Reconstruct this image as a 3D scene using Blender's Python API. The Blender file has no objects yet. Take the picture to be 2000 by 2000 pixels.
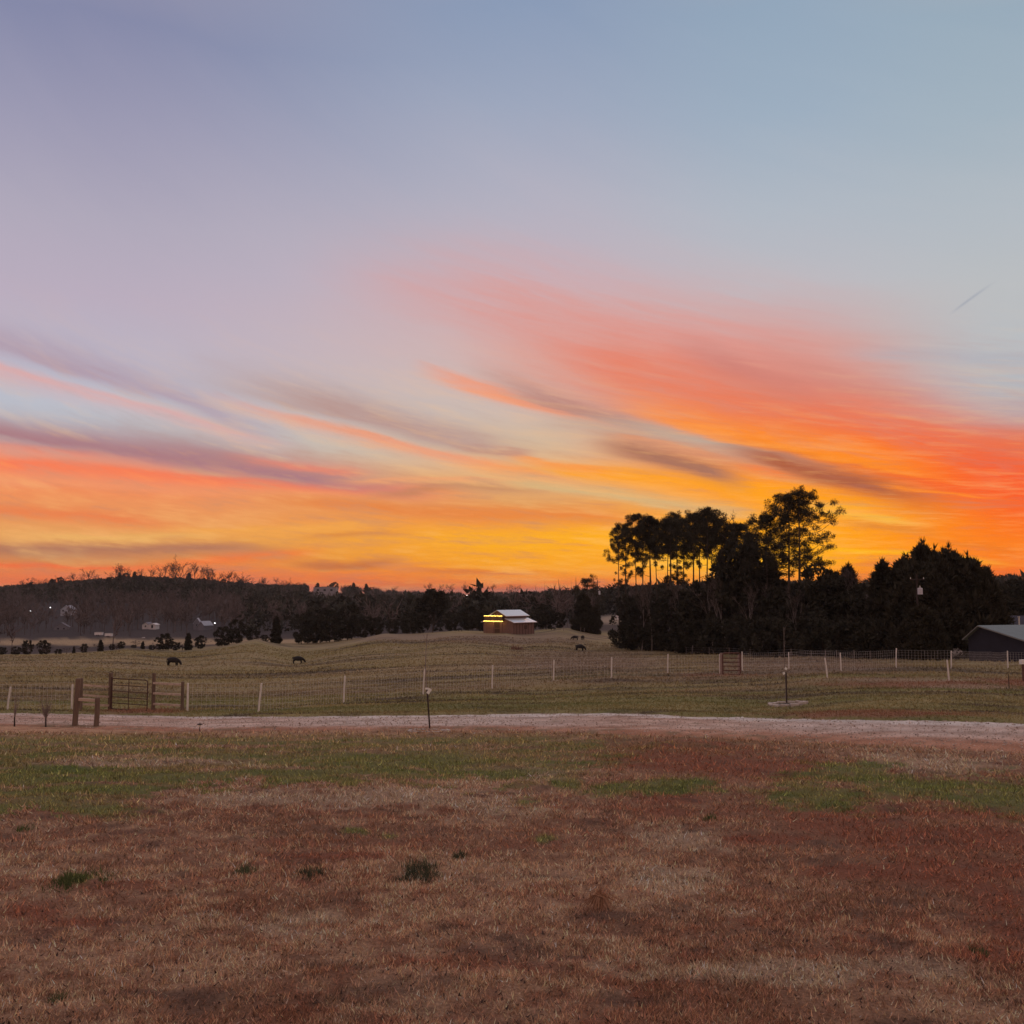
import bpy, math, random
import numpy as np
from math import radians, degrees, sin, cos, tan, atan2, pi

sc = bpy.context.scene
C = sc.collection
rng = np.random.default_rng(11)
random.seed(5)

# ------------------------------------------------------------------ camera
EYE = 1.8                      # eye height above the yard
F = 2006.0                     # focal length in photo pixels (photo is 2000 wide)
PITCH = math.atan(160.0 / F)   # the horizon sits 160 px under the photo's centre
cam = bpy.data.cameras.new('camera')
cam.sensor_width = 36.0
cam.lens = 36.0 * F / 2000.0
cam.clip_start = 0.1
cam.clip_end = 20000.0
camo = bpy.data.objects.new('camera', cam)
C.objects.link(camo)
camo.location = (0, 0, EYE)
camo.rotation_euler = (pi / 2 + PITCH, 0, 0)
sc.camera = camo

def ray(px, py):
    X = (px - 1000.0) / F
    Y = (1000.0 - py) / F
    return X, cos(PITCH) - Y * sin(PITCH), sin(PITCH) + Y * cos(PITCH)

def azel(px, py):
    x, y, z = ray(px, py)
    return degrees(atan2(x, y)), degrees(math.asin(z / math.sqrt(x * x + y * y + z * z)))

def lin(c):
    out = []
    for v in c[:3]:
        v = v / 255.0
        out.append(v / 12.92 if v <= 0.04045 else ((v + 0.055) / 1.055) ** 2.4)
    return tuple(out)

# ------------------------------------------------------------------ world: dusk sky
world = bpy.data.worlds.new('World')
sc.world = world
world.use_nodes = True
WT = world.node_tree
WT.nodes.clear()

class V:
    def __init__(s, sock): s.k = sock
    def __add__(a, b): return mth('ADD', a, b)
    def __radd__(a, b): return mth('ADD', a, b)
    def __sub__(a, b): return mth('SUBTRACT', a, b)
    def __rsub__(a, b): return mth('SUBTRACT', b, a)
    def __mul__(a, b): return mth('MULTIPLY', a, b)
    def __rmul__(a, b): return mth('MULTIPLY', a, b)
    def __truediv__(a, b): return mth('DIVIDE', a, b)

TREE = WT
def put(sock, v):
    if isinstance(v, V): TREE.links.new(v.k, sock)
    else: sock.default_value = v
def mth(op, a, b=None, c=None, clamp=False):
    n = TREE.nodes.new('ShaderNodeMath'); n.operation = op; n.use_clamp = clamp
    put(n.inputs[0], a)
    if b is not None: put(n.inputs[1], b)
    if c is not None: put(n.inputs[2], c)
    return V(n.outputs[0])
def sstep(x, a, b, to0=0.0, to1=1.0):
    n = TREE.nodes.new('ShaderNodeMapRange'); n.interpolation_type = 'SMOOTHSTEP'
    put(n.inputs[0], x)
    n.inputs[1].default_value = a; n.inputs[2].default_value = b
    n.inputs[3].default_value = to0; n.inputs[4].default_value = to1
    return V(n.outputs[0])
def col4(c): return (c[0], c[1], c[2], 1.0)
def mixc(f, a, b):
    n = TREE.nodes.new('ShaderNodeMix'); n.data_type = 'RGBA'
    put(n.inputs[0], f)
    put(n.inputs[6], a if isinstance(a, V) else col4(a))
    put(n.inputs[7], b if isinstance(b, V) else col4(b))
    return V(n.outputs[2])
def noise(x, y, z=0.0, scale=1.0, detail=3.0, rough=0.55):
    cx = TREE.nodes.new('ShaderNodeCombineXYZ')
    put(cx.inputs[0], x); put(cx.inputs[1], y); put(cx.inputs[2], z)
    n = TREE.nodes.new('ShaderNodeTexNoise')
    TREE.links.new(cx.outputs[0], n.inputs['Vector'])
    n.inputs['Scale'].default_value = scale
    n.inputs['Detail'].default_value = detail
    n.inputs['Roughness'].default_value = rough
    return V(n.outputs[0])

tc = WT.nodes.new('ShaderNodeTexCoord')
sep = WT.nodes.new('ShaderNodeSeparateXYZ')
WT.links.new(tc.outputs['Generated'], sep.inputs[0])
dx, dy, dz = (V(sep.outputs[i]) for i in range(3))
az = mth('ARCTAN2', dx, dy) * 57.29578
el = mth('ARCSINE', dz) * 57.29578

# clear-air gradient: four elevation ramps at four bearings, then the eastern half
def ramp(px, stops):
    n = WT.nodes.new('ShaderNodeValToRGB')
    cr = n.color_ramp
    pts = sorted((max(0.0, azel(px, py)[1]) / 60.0, c) for py, c in stops)
    pts[0] = (0.0, pts[0][1])
    cr.elements[0].position = pts[0][0]; cr.elements[0].color = col4(lin(pts[0][1]))
    cr.elements[1].position = pts[-1][0]; cr.elements[1].color = col4(lin(pts[-1][1]))
    for p, c in pts[1:-1]:
        e = cr.elements.new(p); e.color = col4(lin(c))
    put(n.inputs[0], elw / 60.0)
    return V(n.outputs[0])

fan_el = el * (az * 0.019 + 1.0)
n_big = noise(az * 0.045, fan_el * 0.16, 3.1, 1.0, 2.0, 0.5)
n_wisp = noise(az * 0.11, fan_el * 0.75, 7.7, 1.0, 4.0, 0.6)
n_fine = noise(az * 0.3, fan_el * 2.6, 1.3, 1.0, 4.0, 0.66)
elw = el + (n_big - 0.5) * 2.2 + (n_wisp - 0.5) * 1.1 + (n_fine - 0.5) * 0.5

n_tex = n_fine * 0.6 + n_wisp * 0.4
# fibres lying along the slanting streaks, fanning up to the left
dg_y = el + az * 0.275 + (n_wisp - 0.5) * 1.2
n_dg = noise(az * 0.16 + n_wisp, dg_y * 2.0, 9.2, 1.0, 5.0, 0.68)
n_dgw = noise(az * 0.05, dg_y * 0.55, 4.4, 1.0, 2.0, 0.5)
n_diag = n_dg * 0.62 + n_dgw * 0.38

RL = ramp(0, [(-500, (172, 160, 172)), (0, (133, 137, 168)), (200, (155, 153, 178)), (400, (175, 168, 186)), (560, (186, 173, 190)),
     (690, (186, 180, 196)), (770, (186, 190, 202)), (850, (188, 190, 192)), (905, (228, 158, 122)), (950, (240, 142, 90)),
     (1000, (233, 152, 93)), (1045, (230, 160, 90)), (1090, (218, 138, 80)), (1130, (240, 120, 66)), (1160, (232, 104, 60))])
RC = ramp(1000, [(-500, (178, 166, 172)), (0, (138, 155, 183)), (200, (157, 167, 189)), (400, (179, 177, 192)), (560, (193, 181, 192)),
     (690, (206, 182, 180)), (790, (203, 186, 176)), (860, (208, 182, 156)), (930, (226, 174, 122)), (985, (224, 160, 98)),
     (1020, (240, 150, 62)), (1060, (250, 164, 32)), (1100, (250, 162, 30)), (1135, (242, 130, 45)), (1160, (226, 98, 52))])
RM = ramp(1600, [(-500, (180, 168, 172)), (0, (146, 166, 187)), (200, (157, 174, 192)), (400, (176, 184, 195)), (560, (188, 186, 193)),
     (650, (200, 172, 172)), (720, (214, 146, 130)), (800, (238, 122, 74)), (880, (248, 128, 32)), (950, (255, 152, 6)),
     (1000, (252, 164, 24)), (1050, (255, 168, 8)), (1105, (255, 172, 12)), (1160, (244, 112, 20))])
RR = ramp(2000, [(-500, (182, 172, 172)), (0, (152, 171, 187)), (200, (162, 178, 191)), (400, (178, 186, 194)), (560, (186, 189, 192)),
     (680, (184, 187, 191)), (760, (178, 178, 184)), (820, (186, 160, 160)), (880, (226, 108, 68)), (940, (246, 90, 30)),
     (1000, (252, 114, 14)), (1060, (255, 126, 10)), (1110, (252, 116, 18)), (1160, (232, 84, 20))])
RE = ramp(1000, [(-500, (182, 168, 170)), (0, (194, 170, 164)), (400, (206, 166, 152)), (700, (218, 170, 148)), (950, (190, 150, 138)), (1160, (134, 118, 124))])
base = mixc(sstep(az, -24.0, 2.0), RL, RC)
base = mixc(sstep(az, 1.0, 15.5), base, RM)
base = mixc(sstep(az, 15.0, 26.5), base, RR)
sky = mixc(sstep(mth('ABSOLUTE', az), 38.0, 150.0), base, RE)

# lit and shaded cirrus bands, each a curved streak lying along the bearing
def stroke(p0, p1, p2, up, dn, colour, op, sl=120, sr=120, n=1.0, straight=False):
    global sky
    A = [azel(*p) for p in (p0, p1, p2)]
    k = np.polyfit([a for a, _ in A], [e for _, e in A], 2)
    c = mth('MULTIPLY_ADD', mth('MULTIPLY_ADD', az, float(k[0]), float(k[1])), az, float(k[2]))
    d = (el if straight else elw) - c
    iu, idn = 35.0 / up, 35.0 / dn
    w = mth('MULTIPLY_ADD', mth('GREATER_THAN', d, 0.0), iu - idn, idn)
    t = d * w
    g = mth('EXPONENT', t * t * -1.0)
    g = g * sstep(az, A[0][0] - sl / 70.0, A[0][0] + sl / 35.0)
    g = g * sstep(az, A[2][0] - sr / 35.0, A[2][0] + sr / 70.0, 1.0, 0.0)
    slope = -(A[2][1] - A[0][1]) / (A[2][0] - A[0][0])
    f = mth('MULTIPLY', g, mth('MULTIPLY_ADD', n_diag if slope > 0.13 else n_tex, 2.6 * n * op, op * (1 - 1.3 * n)), clamp=True)
    sky = mixc(f, sky, lin(colour))

# high pink veil and the great orange bank on the right
stroke((700, 560), (1250, 650), (1750, 760), 100, 80, (220, 152, 144), .65, 350, 200)
stroke((980, 700), (1500, 790), (2150, 930), 64, 75, (234, 116, 80), .78, 300, 100, .6)
stroke((1600, 860), (1850, 920), (2200, 1010), 50, 55, (250, 84, 34), .75, 200, 100)
stroke((1120, 805), (1400, 868), (1640, 925), 10, 26, (186, 158, 142), .85, 140, 120, .5)
stroke((1220, 806), (1466, 868), (1860, 945), 40, 5, (255, 140, 30), .92, 160, 160, .5)
stroke((1330, 690), (1480, 735), (1640, 775), 22, 26, (196, 124, 118), .5, 100, 120, .8)
stroke((1500, 700), (1650, 740), (1850, 770), 26, 26, (200, 128, 118), .45, 150, 150)
stroke((1650, 690), (1850, 690), (2100, 700), 8, 8, (170, 170, 182), .45)
# darker fibres and gaps fanning through the bank
bank = sstep(az, 0.0, 9.0) * sstep(el, 3.2, 6.0) * sstep(el, 15.5, 9.0)
sky = mixc(mth('MULTIPLY', bank, (0.48 - n_diag) * 1.7, clamp=True), sky, lin((196, 140, 132)))
# upper left mauve streaks with pink under-lighting
stroke((-250, 640), (200, 770), (560, 862), 8, 20, (226, 166, 160), .65, 60, 120)
stroke((-250, 600), (200, 735), (560, 855), 36, 13, (176, 154, 170), .85, 60, 160, .6)
stroke((450, 775), (760, 850), (1120, 940), 7, 17, (243, 152, 112), .75, 200, 150)
stroke((420, 745), (740, 818), (1010, 893), 44, 14, (184, 150, 144), .85, 250, 150, .6)
stroke((830, 712), (1010, 768), (1290, 858), 6, 12, (244, 150, 112), .80, 80, 120)
stroke((960, 742), (1130, 800), (1290, 855), 24, 9, (186, 134, 124), .9, 150, 80)
stroke((1050, 820), (1280, 850), (1500, 905), 22, 20, (190, 168, 152), .60, 120, 120)
# long left streak
stroke((-250, 850), (200, 880), (470, 912), 8, 50, (246, 128, 86), .70, 60, 260)
stroke((-250, 880), (250, 910), (900, 968), 8, 20, (250, 122, 82), .85, 60, 200)
stroke((-250, 812), (300, 880), (800, 960), 34, 16, (170, 122, 130), .98, 60, 190, .35)
stroke((450, 890), (560, 900), (720, 920), 9, 8, (246, 128, 95), .55, 70, 70)
stroke((730, 966), (900, 958), (1060, 962), 6, 8, (186, 128, 92), .65, 70, 90)
# middle right: dark scud and the yellow bands
stroke((950, 905), (1270, 935), (1850, 1005), 16, 18, (255, 160, 16), .75, 250, 250)
stroke((1170, 872), (1310, 905), (1450, 944), 26, 15, (166, 112, 92), 1.0, 90, 80, .7)
stroke((1420, 880), (1600, 930), (1830, 982), 22, 14, (172, 92, 64), 1.0, 110, 140, .6)
stroke((1440, 915), (1520, 925), (1560, 932), 5, 4, (250, 120, 50), .7, 40, 40)
stroke((1700, 950), (1860, 972), (1960, 985), 4, 4, (255, 140, 40), .6, 60, 60)
stroke((950, 930), (1250, 975), (1480, 998), 14, 11, (208, 178, 128), .75, 120, 60)
stroke((1560, 980), (1680, 992), (1800, 1008), 7, 7, (246, 196, 80), .6, 60, 60)
stroke((1640, 1005), (1740, 1016), (1830, 1030), 10, 9, (214, 132, 58), .65, 60, 60)
# lower bands over the horizon
stroke((520, 975), (850, 1000), (1240, 1018), 17, 15, (230, 126, 60), .75, 150, 80)
stroke((-250, 990), (120, 1005), (350, 1022), 15, 13, (236, 122, 72), .75, 60, 120)
stroke((820, 1050), (1050, 1058), (1240, 1050), 24, 26, (253, 176, 24), .70, 150, 80)
stroke((1240, 1080), (1400, 1085), (1600, 1075), 34, 34, (255, 190, 24), .70, 100, 120)
stroke((-250, 1080), (200, 1070), (560, 1084), 14, 15, (176, 116, 92), .90, 60, 130)
stroke((300, 1105), (450, 1098), (620, 1080), 9, 12, (250, 112, 52), .65, 90, 80)
stroke((-250, 1110), (100, 1105), (330, 1112), 5, 5, (250, 100, 52), .6, 60, 80)
stroke((590, 1056), (690, 1052), (800, 1050), 6, 6, (206, 124, 64), .6, 70, 70)
stroke((570, 1108), (670, 1112), (780, 1108), 9, 7, (192, 108, 66), .85, 60, 40)
stroke((800, 1120), (900, 1117), (1060, 1112), 4, 5, (214, 112, 58), .7, 80, 80)
stroke((1600, 1066), (1760, 1082), (1960, 1096), 6, 5, (255, 188, 26), .75, 60, 100)
stroke((1820, 1048), (1900, 1060), (1990, 1072), 8, 7, (226, 116, 40), .6, 70, 60)
stroke((640, 930), (820, 938), (1000, 930), 5, 10, (240, 160, 110), .6, 80, 80)
stroke((980, 880), (1090, 905), (1200, 918), 6, 9, (250, 150, 70), .65, 60, 70)
stroke((880, 862), (960, 880), (1040, 884), 7, 5, (186, 140, 128), .7, 50, 50)
stroke((1190, 855), (1290, 868), (1420, 905), 5, 10, (224, 150, 110), .7, 50, 60)
stroke((-250, 925), (150, 938), (420, 958), 6, 9, (244, 150, 104), .55, 60, 120)
stroke((330, 1030), (520, 1035), (760, 1030), 8, 10, (244, 168, 76), .6, 90, 90)
stroke((60, 1040), (220, 1046), (420, 1042), 6, 8, (236, 178, 100), .6, 80, 80)
stroke((1090, 1020), (1200, 1025), (1320, 1020), 6, 6, (228, 140, 66), .6, 60, 60)
stroke((1650, 1110), (1780, 1112), (1920, 1118), 6, 6, (228, 104, 34), .6, 70, 60)
stroke((1860, 610), (1895, 584), (1935, 556), 2.6, 2.6, (146, 154, 170), .5, 20, 30, 0.4, True)

# thin fibres through the lower sky, a little warmer and brighter or greyer
fib = sstep(el, 17.0, 2.0)
sky = mixc(mth('MULTIPLY', fib, (n_tex - 0.50) * 2.2, clamp=True), sky, lin((255, 196, 120)))
sky = mixc(mth('MULTIPLY', fib, (0.48 - n_tex) * 2.6, clamp=True), sky, lin((178, 128, 116)))

nish = WT.nodes.new('ShaderNodeTexSky')
nish.sky_type = 'NISHITA'
nish.sun_disc = False
nish.sun_elevation = radians(0.6)
nish.sun_rotation = radians(12.0)
bg1 = WT.nodes.new('ShaderNodeBackground')
bg1.inputs[1].default_value = 1.0
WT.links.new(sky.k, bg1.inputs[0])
bg2 = WT.nodes.new('ShaderNodeBackground')
bg2.inputs[1].default_value = 0.004
WT.links.new(nish.outputs[0], bg2.inputs[0])
addb = WT.nodes.new('ShaderNodeAddShader')
WT.links.new(bg1.outputs[0], addb.inputs[0]); WT.links.new(bg2.outputs[0], addb.inputs[1])
wo = WT.nodes.new('ShaderNodeOutputWorld')
WT.links.new(addb.outputs[0], wo.inputs[0])
world.cycles.sampling_method = 'MANUAL'
world.cycles.sample_map_resolution = 512

# afterglow: the sun has just set ahead to the right
sund = bpy.data.lights.new('sun', 'SUN')
sund.energy = 0.6
sund.angle = radians(25.0)
sund.color = (1.0, 0.55, 0.28)
suno = bpy.data.objects.new('sun', sund)
C.objects.link(suno)
suno.rotation_euler = (radians(85.0), 0, radians(180.0 - 12.0))

sc.view_settings.view_transform = 'Standard'
sc.view_settings.look = 'None'
sc.view_settings.exposure = 0.0
sc.view_settings.gamma = 1.0
sc.view_settings.use_curve_mapping = False
sc.render.engine = 'CYCLES'
sc.cycles.max_bounces = 4
sc.cycles.diffuse_bounces = 2
sc.cycles.glossy_bounces = 2
sc.cycles.transparent_max_bounces = 8
sc.cycles.volume_bounces = 0
sc.cycles.use_denoising = True
sc.cycles.sample_clamp_indirect = 2.0
sc.cycles.caustics_reflective = False
sc.cycles.caustics_refractive = False

# ------------------------------------------------------------------ helpers
def setp(o, label=None, cat=None, group=None, kind=None):
    if label: o['label'] = label
    if cat: o['category'] = cat
    if group: o['group'] = group
    if kind: o['kind'] = kind
    return o

def mesh_np(name, verts, faces, mat=None, smooth=False, cols=None):
    """verts (n,3); faces: an (m,3) or (m,4) array, or a list of arrays / polygons"""
    me = bpy.data.meshes.new(name)
    verts = np.asarray(verts, dtype=np.float32)
    if isinstance(faces, np.ndarray): faces = [faces]
    faces = [f for f in faces if len(f)]
    loops = np.concatenate([np.asarray(f, dtype=np.int32).ravel() for f in faces])
    sizes = np.concatenate([np.full(len(f), np.asarray(f).shape[1], dtype=np.int32) for f in faces])
    me.vertices.add(len(verts)); me.vertices.foreach_set('co', verts.ravel())
    me.loops.add(len(loops)); me.loops.foreach_set('vertex_index', loops)
    me.polygons.add(len(sizes))
    me.polygons.foreach_set('loop_start', np.concatenate([[0], np.cumsum(sizes)[:-1]]).astype(np.int32))
    me.polygons.foreach_set('use_smooth', np.full(len(sizes), smooth))
    if cols is not None:
        a = me.color_attributes.new('Col', 'FLOAT_COLOR', 'POINT')
        c = np.ones((len(verts), 4), dtype=np.float32); c[:, :3] = cols
        a.data.foreach_set('color', c.ravel())
    me.update(calc_edges=True)
    if mat: me.materials.append(mat)
    return me

def link(name, me, parent=None, loc=None, rot=None):
    o = bpy.data.objects.new(name, me); C.objects.link(o)
    if parent is not None: o.parent = parent
    if loc is not None: o.location = loc
    if rot is not None: o.rotation_euler = rot
    return o

def thing(name, label, cat, loc, rz=0.0, group=None):
    o = link(name, None, None, loc, (0, 0, rz))
    o.empty_display_size = 0.2
    return setp(o, label, cat, group)

class MB:
    """collects simple shapes into one mesh"""
    def __init__(s): s.v = []; s.f3 = []; s.f4 = []
    def add(s, vs, fs):
        b = len(s.v); s.v += [tuple(p) for p in vs]
        for f in fs:
            (s.f3 if len(f) == 3 else s.f4).append([i + b for i in f])
    def box(s, c, size, rz=0.0, tilt=0.0):
        hx, hy, hz = (k / 2 for k in size); out = []
        for z in (-hz, hz):
            for x, y in ((-hx, -hy), (hx, -hy), (hx, hy), (-hx, hy)):
                X = x * cos(rz) - y * sin(rz) + tilt * z; Y = x * sin(rz) + y * cos(rz)
                out.append((c[0] + X, c[1] + Y, c[2] + z))
        s.add(out, [(3, 2, 1, 0), (4, 5, 6, 7), (0, 1, 5, 4), (1, 2, 6, 5), (2, 3, 7, 6), (3, 0, 4, 7)])
        return s
    def tube(s, pts, rads, n=6, cap=True):
        pts = [np.array(p, float) for p in pts]
        if not hasattr(rads, '__len__'): rads = [rads] * len(pts)
        rings = []
        for i, p in enumerate(pts):
            t = pts[min(i + 1, len(pts) - 1)] - pts[max(i - 1, 0)]
            t = t / (np.linalg.norm(t) + 1e-9)
            a = np.cross(t, (0, 0, 1.0)) if abs(t[2]) < 0.9 else np.cross(t, (1.0, 0, 0))
            a /= np.linalg.norm(a); b = np.cross(t, a)
            rings.append([p + rads[i] * (a * cos(2 * pi * k / n) + b * sin(2 * pi * k / n)) for k in range(n)])
        vs = [q for r in rings for q in r]; fs = []
        for i in range(len(pts) - 1):
            for k in range(n):
                fs.append((i * n + k, i * n + (k + 1) % n, (i + 1) * n + (k + 1) % n, (i + 1) * n + k))
        if cap:
            for i, fl in ((0, True), (len(pts) - 1, False)):
                m = len(vs); vs.append(pts[i])
                for k in range(n):
                    q = (i * n + k, i * n + (k + 1) % n, m)
                    fs.append(q if not fl else q[::-1])
        s.add(vs, fs)
        return s
    def ball(s, c, r, n=8, m=5):
        vs = []; fs = []
        rx, ry, rz_ = r if hasattr(r, '__len__') else (r, r, r)
        for j in range(m + 1):
            th = pi * j / m
            for k in range(n):
                ph = 2 * pi * k / n
                vs.append((c[0] + rx * sin(th) * cos(ph), c[1] + ry * sin(th) * sin(ph), c[2] + rz_ * cos(th)))
        for j in range(m):
            for k in range(n):
                fs.append((j * n + k, (j + 1) * n + k, (j + 1) * n + (k + 1) % n, j * n + (k + 1) % n))
        s.add(vs, fs)
        return s
    def mesh(s, name, mat, smooth=False):
        fs = []
        if s.f3: fs.append(np.array(s.f3, dtype=np.int32))
        if s.f4: fs.append(np.array(s.f4, dtype=np.int32))
        return mesh_np(name, np.array(s.v), fs, mat, smooth)

# ------------------------------------------------------------------ materials
def material(name, colour, var=0.25, scale=3.0, rough=0.9, metal=0.0, attr=False, island=0.0, bump=0.0, emit=None, stretch=None, two=None):
    m = bpy.data.materials.new(name); m.use_nodes = True
    nt = m.node_tree; b = nt.nodes['Principled BSDF']
    b.inputs['Roughness'].default_value = rough
    b.inputs['Metallic'].default_value = metal
    b.inputs['Specular IOR Level'].default_value = 0.25
    t = nt.nodes.new('ShaderNodeTexCoord')
    vec = t.outputs['Object']
    if stretch:
        mp = nt.nodes.new('ShaderNodeMapping'); mp.inputs['Scale'].default_value = stretch
        nt.links.new(vec, mp.inputs[0]); vec = mp.outputs[0]
    n = nt.nodes.new('ShaderNodeTexNoise')
    n.inputs['Scale'].default_value = scale; n.inputs['Detail'].default_value = 5.0
    nt.links.new(vec, n.inputs['Vector'])
    r = nt.nodes.new('ShaderNodeMapRange')
    r.inputs[1].default_value = 0.25; r.inputs[2].default_value = 0.75
    r.inputs[3].default_value = 1 - var; r.inputs[4].default_value = 1 + var
    nt.links.new(n.outputs[0], r.inputs[0])
    val = r.outputs[0]
    if island:
        g = nt.nodes.new('ShaderNodeNewGeometry')
        r2 = nt.nodes.new('ShaderNodeMapRange')
        r2.inputs[3].default_value = 1 - island; r2.inputs[4].default_value = 1 + island
        nt.links.new(g.outputs['Random Per Island'], r2.inputs[0])
        mm = nt.nodes.new('ShaderNodeMath'); mm.operation = 'MULTIPLY'
        nt.links.new(val, mm.inputs[0]); nt.links.new(r2.outputs[0], mm.inputs[1]); val = mm.outputs[0]
    sc_ = nt.nodes.new('ShaderNodeVectorMath'); sc_.operation = 'SCALE'
    if attr:
        a = nt.nodes.new('ShaderNodeAttribute'); a.attribute_name = 'Col'
        nt.links.new(a.outputs['Color'], sc_.inputs[0])
    elif two:
        mx = nt.nodes.new('ShaderNodeMix'); mx.data_type = 'RGBA'
        mx.inputs[6].default_value = col4(colour); mx.inputs[7].default_value = col4(two)
        oi = nt.nodes.new('ShaderNodeObjectInfo')
        nt.links.new(oi.outputs['Random'], mx.inputs[0])
        nt.links.new(mx.outputs[2], sc_.inputs[0])
    else:
        sc_.inputs[0].default_value = colour
    nt.links.new(val, sc_.inputs['Scale'])
    nt.links.new(sc_.outputs[0], b.inputs['Base Color'])
    if bump:
        bp = nt.nodes.new('ShaderNodeBump'); bp.inputs['Strength'].default_value = bump; bp.inputs['Distance'].default_value = 0.05
        nt.links.new(n.outputs[0], bp.inputs['Height']); nt.links.new(bp.outputs[0], b.inputs['Normal'])
    if emit:
        b.inputs['Emission Color'].default_value = col4(emit[0]); b.inputs['Emission Strength'].default_value = emit[1]
    return m

# ------------------------------------------------------------------ terrain heights
def hash2(ix, iy, seed):
    h = (ix.astype(np.int64) * 374761393 + iy.astype(np.int64) * 668265263 + seed * 974634541) & 0xFFFFFFFF
    h = ((h ^ (h >> 13)) * 1274126177) & 0xFFFFFFFF
    return ((h ^ (h >> 16)) & 0xFFFF) / 65535.0

def vn(x, y, seed=0):
    ix = np.floor(x); iy = np.floor(y); fx = x - ix; fy = y - iy
    fx = fx * fx * (3 - 2 * fx); fy = fy * fy * (3 - 2 * fy)
    a = hash2(ix, iy, seed); b = hash2(ix + 1, iy, seed); c = hash2(ix, iy + 1, seed); d = hash2(ix + 1, iy + 1, seed)
    return (a * (1 - fx) + b * fx) * (1 - fy) + (c * (1 - fx) + d * fx) * fy

def fbm(x, y, seed=0, oct=4, gain=0.55):
    s = 0.0; w = 1.0; t = 0.0
    for o in range(oct):
        s = s + w * vn(x * 2 ** o + 17.3 * o, y * 2 ** o - 9.1 * o, seed + o); t += w; w *= gain
    return s / t

def ss(x, a, b):
    t = np.clip((x - a) / (b - a), 0, 1); return t * t * (3 - 2 * t)

# surveyed points: photo column, photo row, distance; or (column, None, distance, drop below the eye)
SURV = [(-300, None, 2, 1.95), (1000, None, 2, 1.95), (2300, None, 2, 1.95)]
for d in (5.2, 9.2, 14.8, 22):
    for px in (0, 500, 1000, 1500, 2000): SURV.append((px, None, d, 1.8 + 0.073 * d))
SURV += [(-250, 1420, 32), (0, 1418, 31.8), (300, 1428, 31), (1000, 1426, 30.5), (1500, 1444, 27), (2000, 1470, 22.5), (2250, 1480, 21),
    (-250, 1394, 39), (0, 1395, 38.5), (500, 1402, 37), (1150, 1394, 38), (1500, 1405, 36), (2000, 1415, 32), (2250, 1420, 31),
    (13, 1386, 44), (500, 1391, 43), (826, 1354, 53), (962, 1343, 57), (1195, 1324, 63), (1410, 1317, 66), (1640, 1311, 67), (1858, 1309, 68), (2250, 1309, 69),
    (1853, 1330, 52), (1616, 1328, 55),
    (-250, 1310, 150), (338, 1301, 170), (580, 1297, 186), (800, 1270, 190), (1010, 1268, 195), (1135, 1272, 195), (1124, 1252, 218),
    (-250, 1290, 210), (0, 1279, 215), (250, 1266, 225), (500, 1248, 235), (750, 1236, 238), (990, 1238, 230), (898, 1233, 240), (1100, 1227, 245),
    (1220, 1266, 205), (1350, 1277, 170), (1500, 1284, 145), (1700, 1288, 128), (1850, 1289, 122), (1950, 1292, 108), (2250, 1295, 105),
    (-250, None, 300, 17.5), (0, None, 300, 17.6), (250, None, 300, 16.6), (500, None, 300, 14.8), (750, None, 300, 12.5), (1000, None, 300, 11.2), (1150, None, 300, 10.2),
    (1195, 1214, 350), (1350, None, 280, 10.4), (1600, None, 230, 9.3), (1900, None, 220, 8.4), (2250, None, 220, 7.5),
    (-250, None, 400, 20), (200, 1257, 400), (500, None, 400, 17), (800, None, 420, 15), (1000, None, 450, 14), (1400, None, 450, 9),
    (295, 1229, 520), (118, 1232, 560), (130, 1201, 700), (390, 1231, 540), (650, None, 600, 16), (1000, None, 700, 15), (1500, None, 600, 6), (2000, 1168, 600),
    (-250, 1176, 980), (0, 1170, 960), (110, 1162, 950), (230, 1147, 930), (350, 1150, 940), (430, 1158, 960), (520, 1165, 1000), (640, 1164, 1100), (800, 1168, 1250),
    (1000, 1166, 1500), (1150, 1162, 1400), (1250, 1155, 1300), (1500, 1160, 1200), (2000, 1160, 1100), (2250, 1160, 1100)]
for px in (-300, 300, 1000, 1600, 2300): SURV.append((px, None, 3000, 20.0)); SURV.append((px, None, 9000, 30.0))
_P = []; _Q = []
for s_ in SURV:
    x, y, z = ray(s_[0], s_[1] if s_[1] is not None else 1160)
    hd = math.hypot(x, y); r = s_[2] * hd / y
    drop = -z / hd * r if s_[1] is not None else s_[3]
    _P.append((degrees(atan2(x, y)) / 9.0, math.log(r))); _Q.append((drop - 1.8) / r)
_P = np.array(_P); _Q = np.array(_Q)
_n = len(_P)
_d = np.linalg.norm(_P[:, None] - _P[None], axis=2)
_A = np.zeros((_n + 3, _n + 3)); _A[:_n, :_n] = _d + np.eye(_n) * -0.004
_A[:_n, _n] = 1; _A[:_n, _n + 1:] = _P; _A[_n, :_n] = 1; _A[_n + 1:, :_n] = _P.T
_W = np.linalg.solve(_A, np.concatenate([_Q, np.zeros(3)]))

def hbase(x, y):
    x = np.asarray(x, float); y = np.asarray(y, float); sh = x.shape
    x = x.ravel(); y = y.ravel()
    r = np.maximum(np.hypot(x, y), 1.5)
    a = np.degrees(np.arctan2(x, y))
    a = np.where(np.abs(a) > 36, np.sign(a) * 36 * (180 - np.abs(a)) / 144.0, a) / 9.0
    l = np.log(np.minimum(r, 9000)); q = np.empty_like(r)
    for i in range(0, len(r), 40000):
        j = slice(i, i + 40000)
        dd = np.sqrt((a[j, None] - _P[None, :, 0]) ** 2 + (l[j, None] - _P[None, :, 1]) ** 2)
        q[j] = dd @ _W[:_n] + _W[_n] + a[j] * _W[_n + 1] + l[j] * _W[_n + 2]
    return (-(q * np.hypot(x, y))).reshape(sh)          # eye is at EYE, ground under the eye is 0

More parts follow.
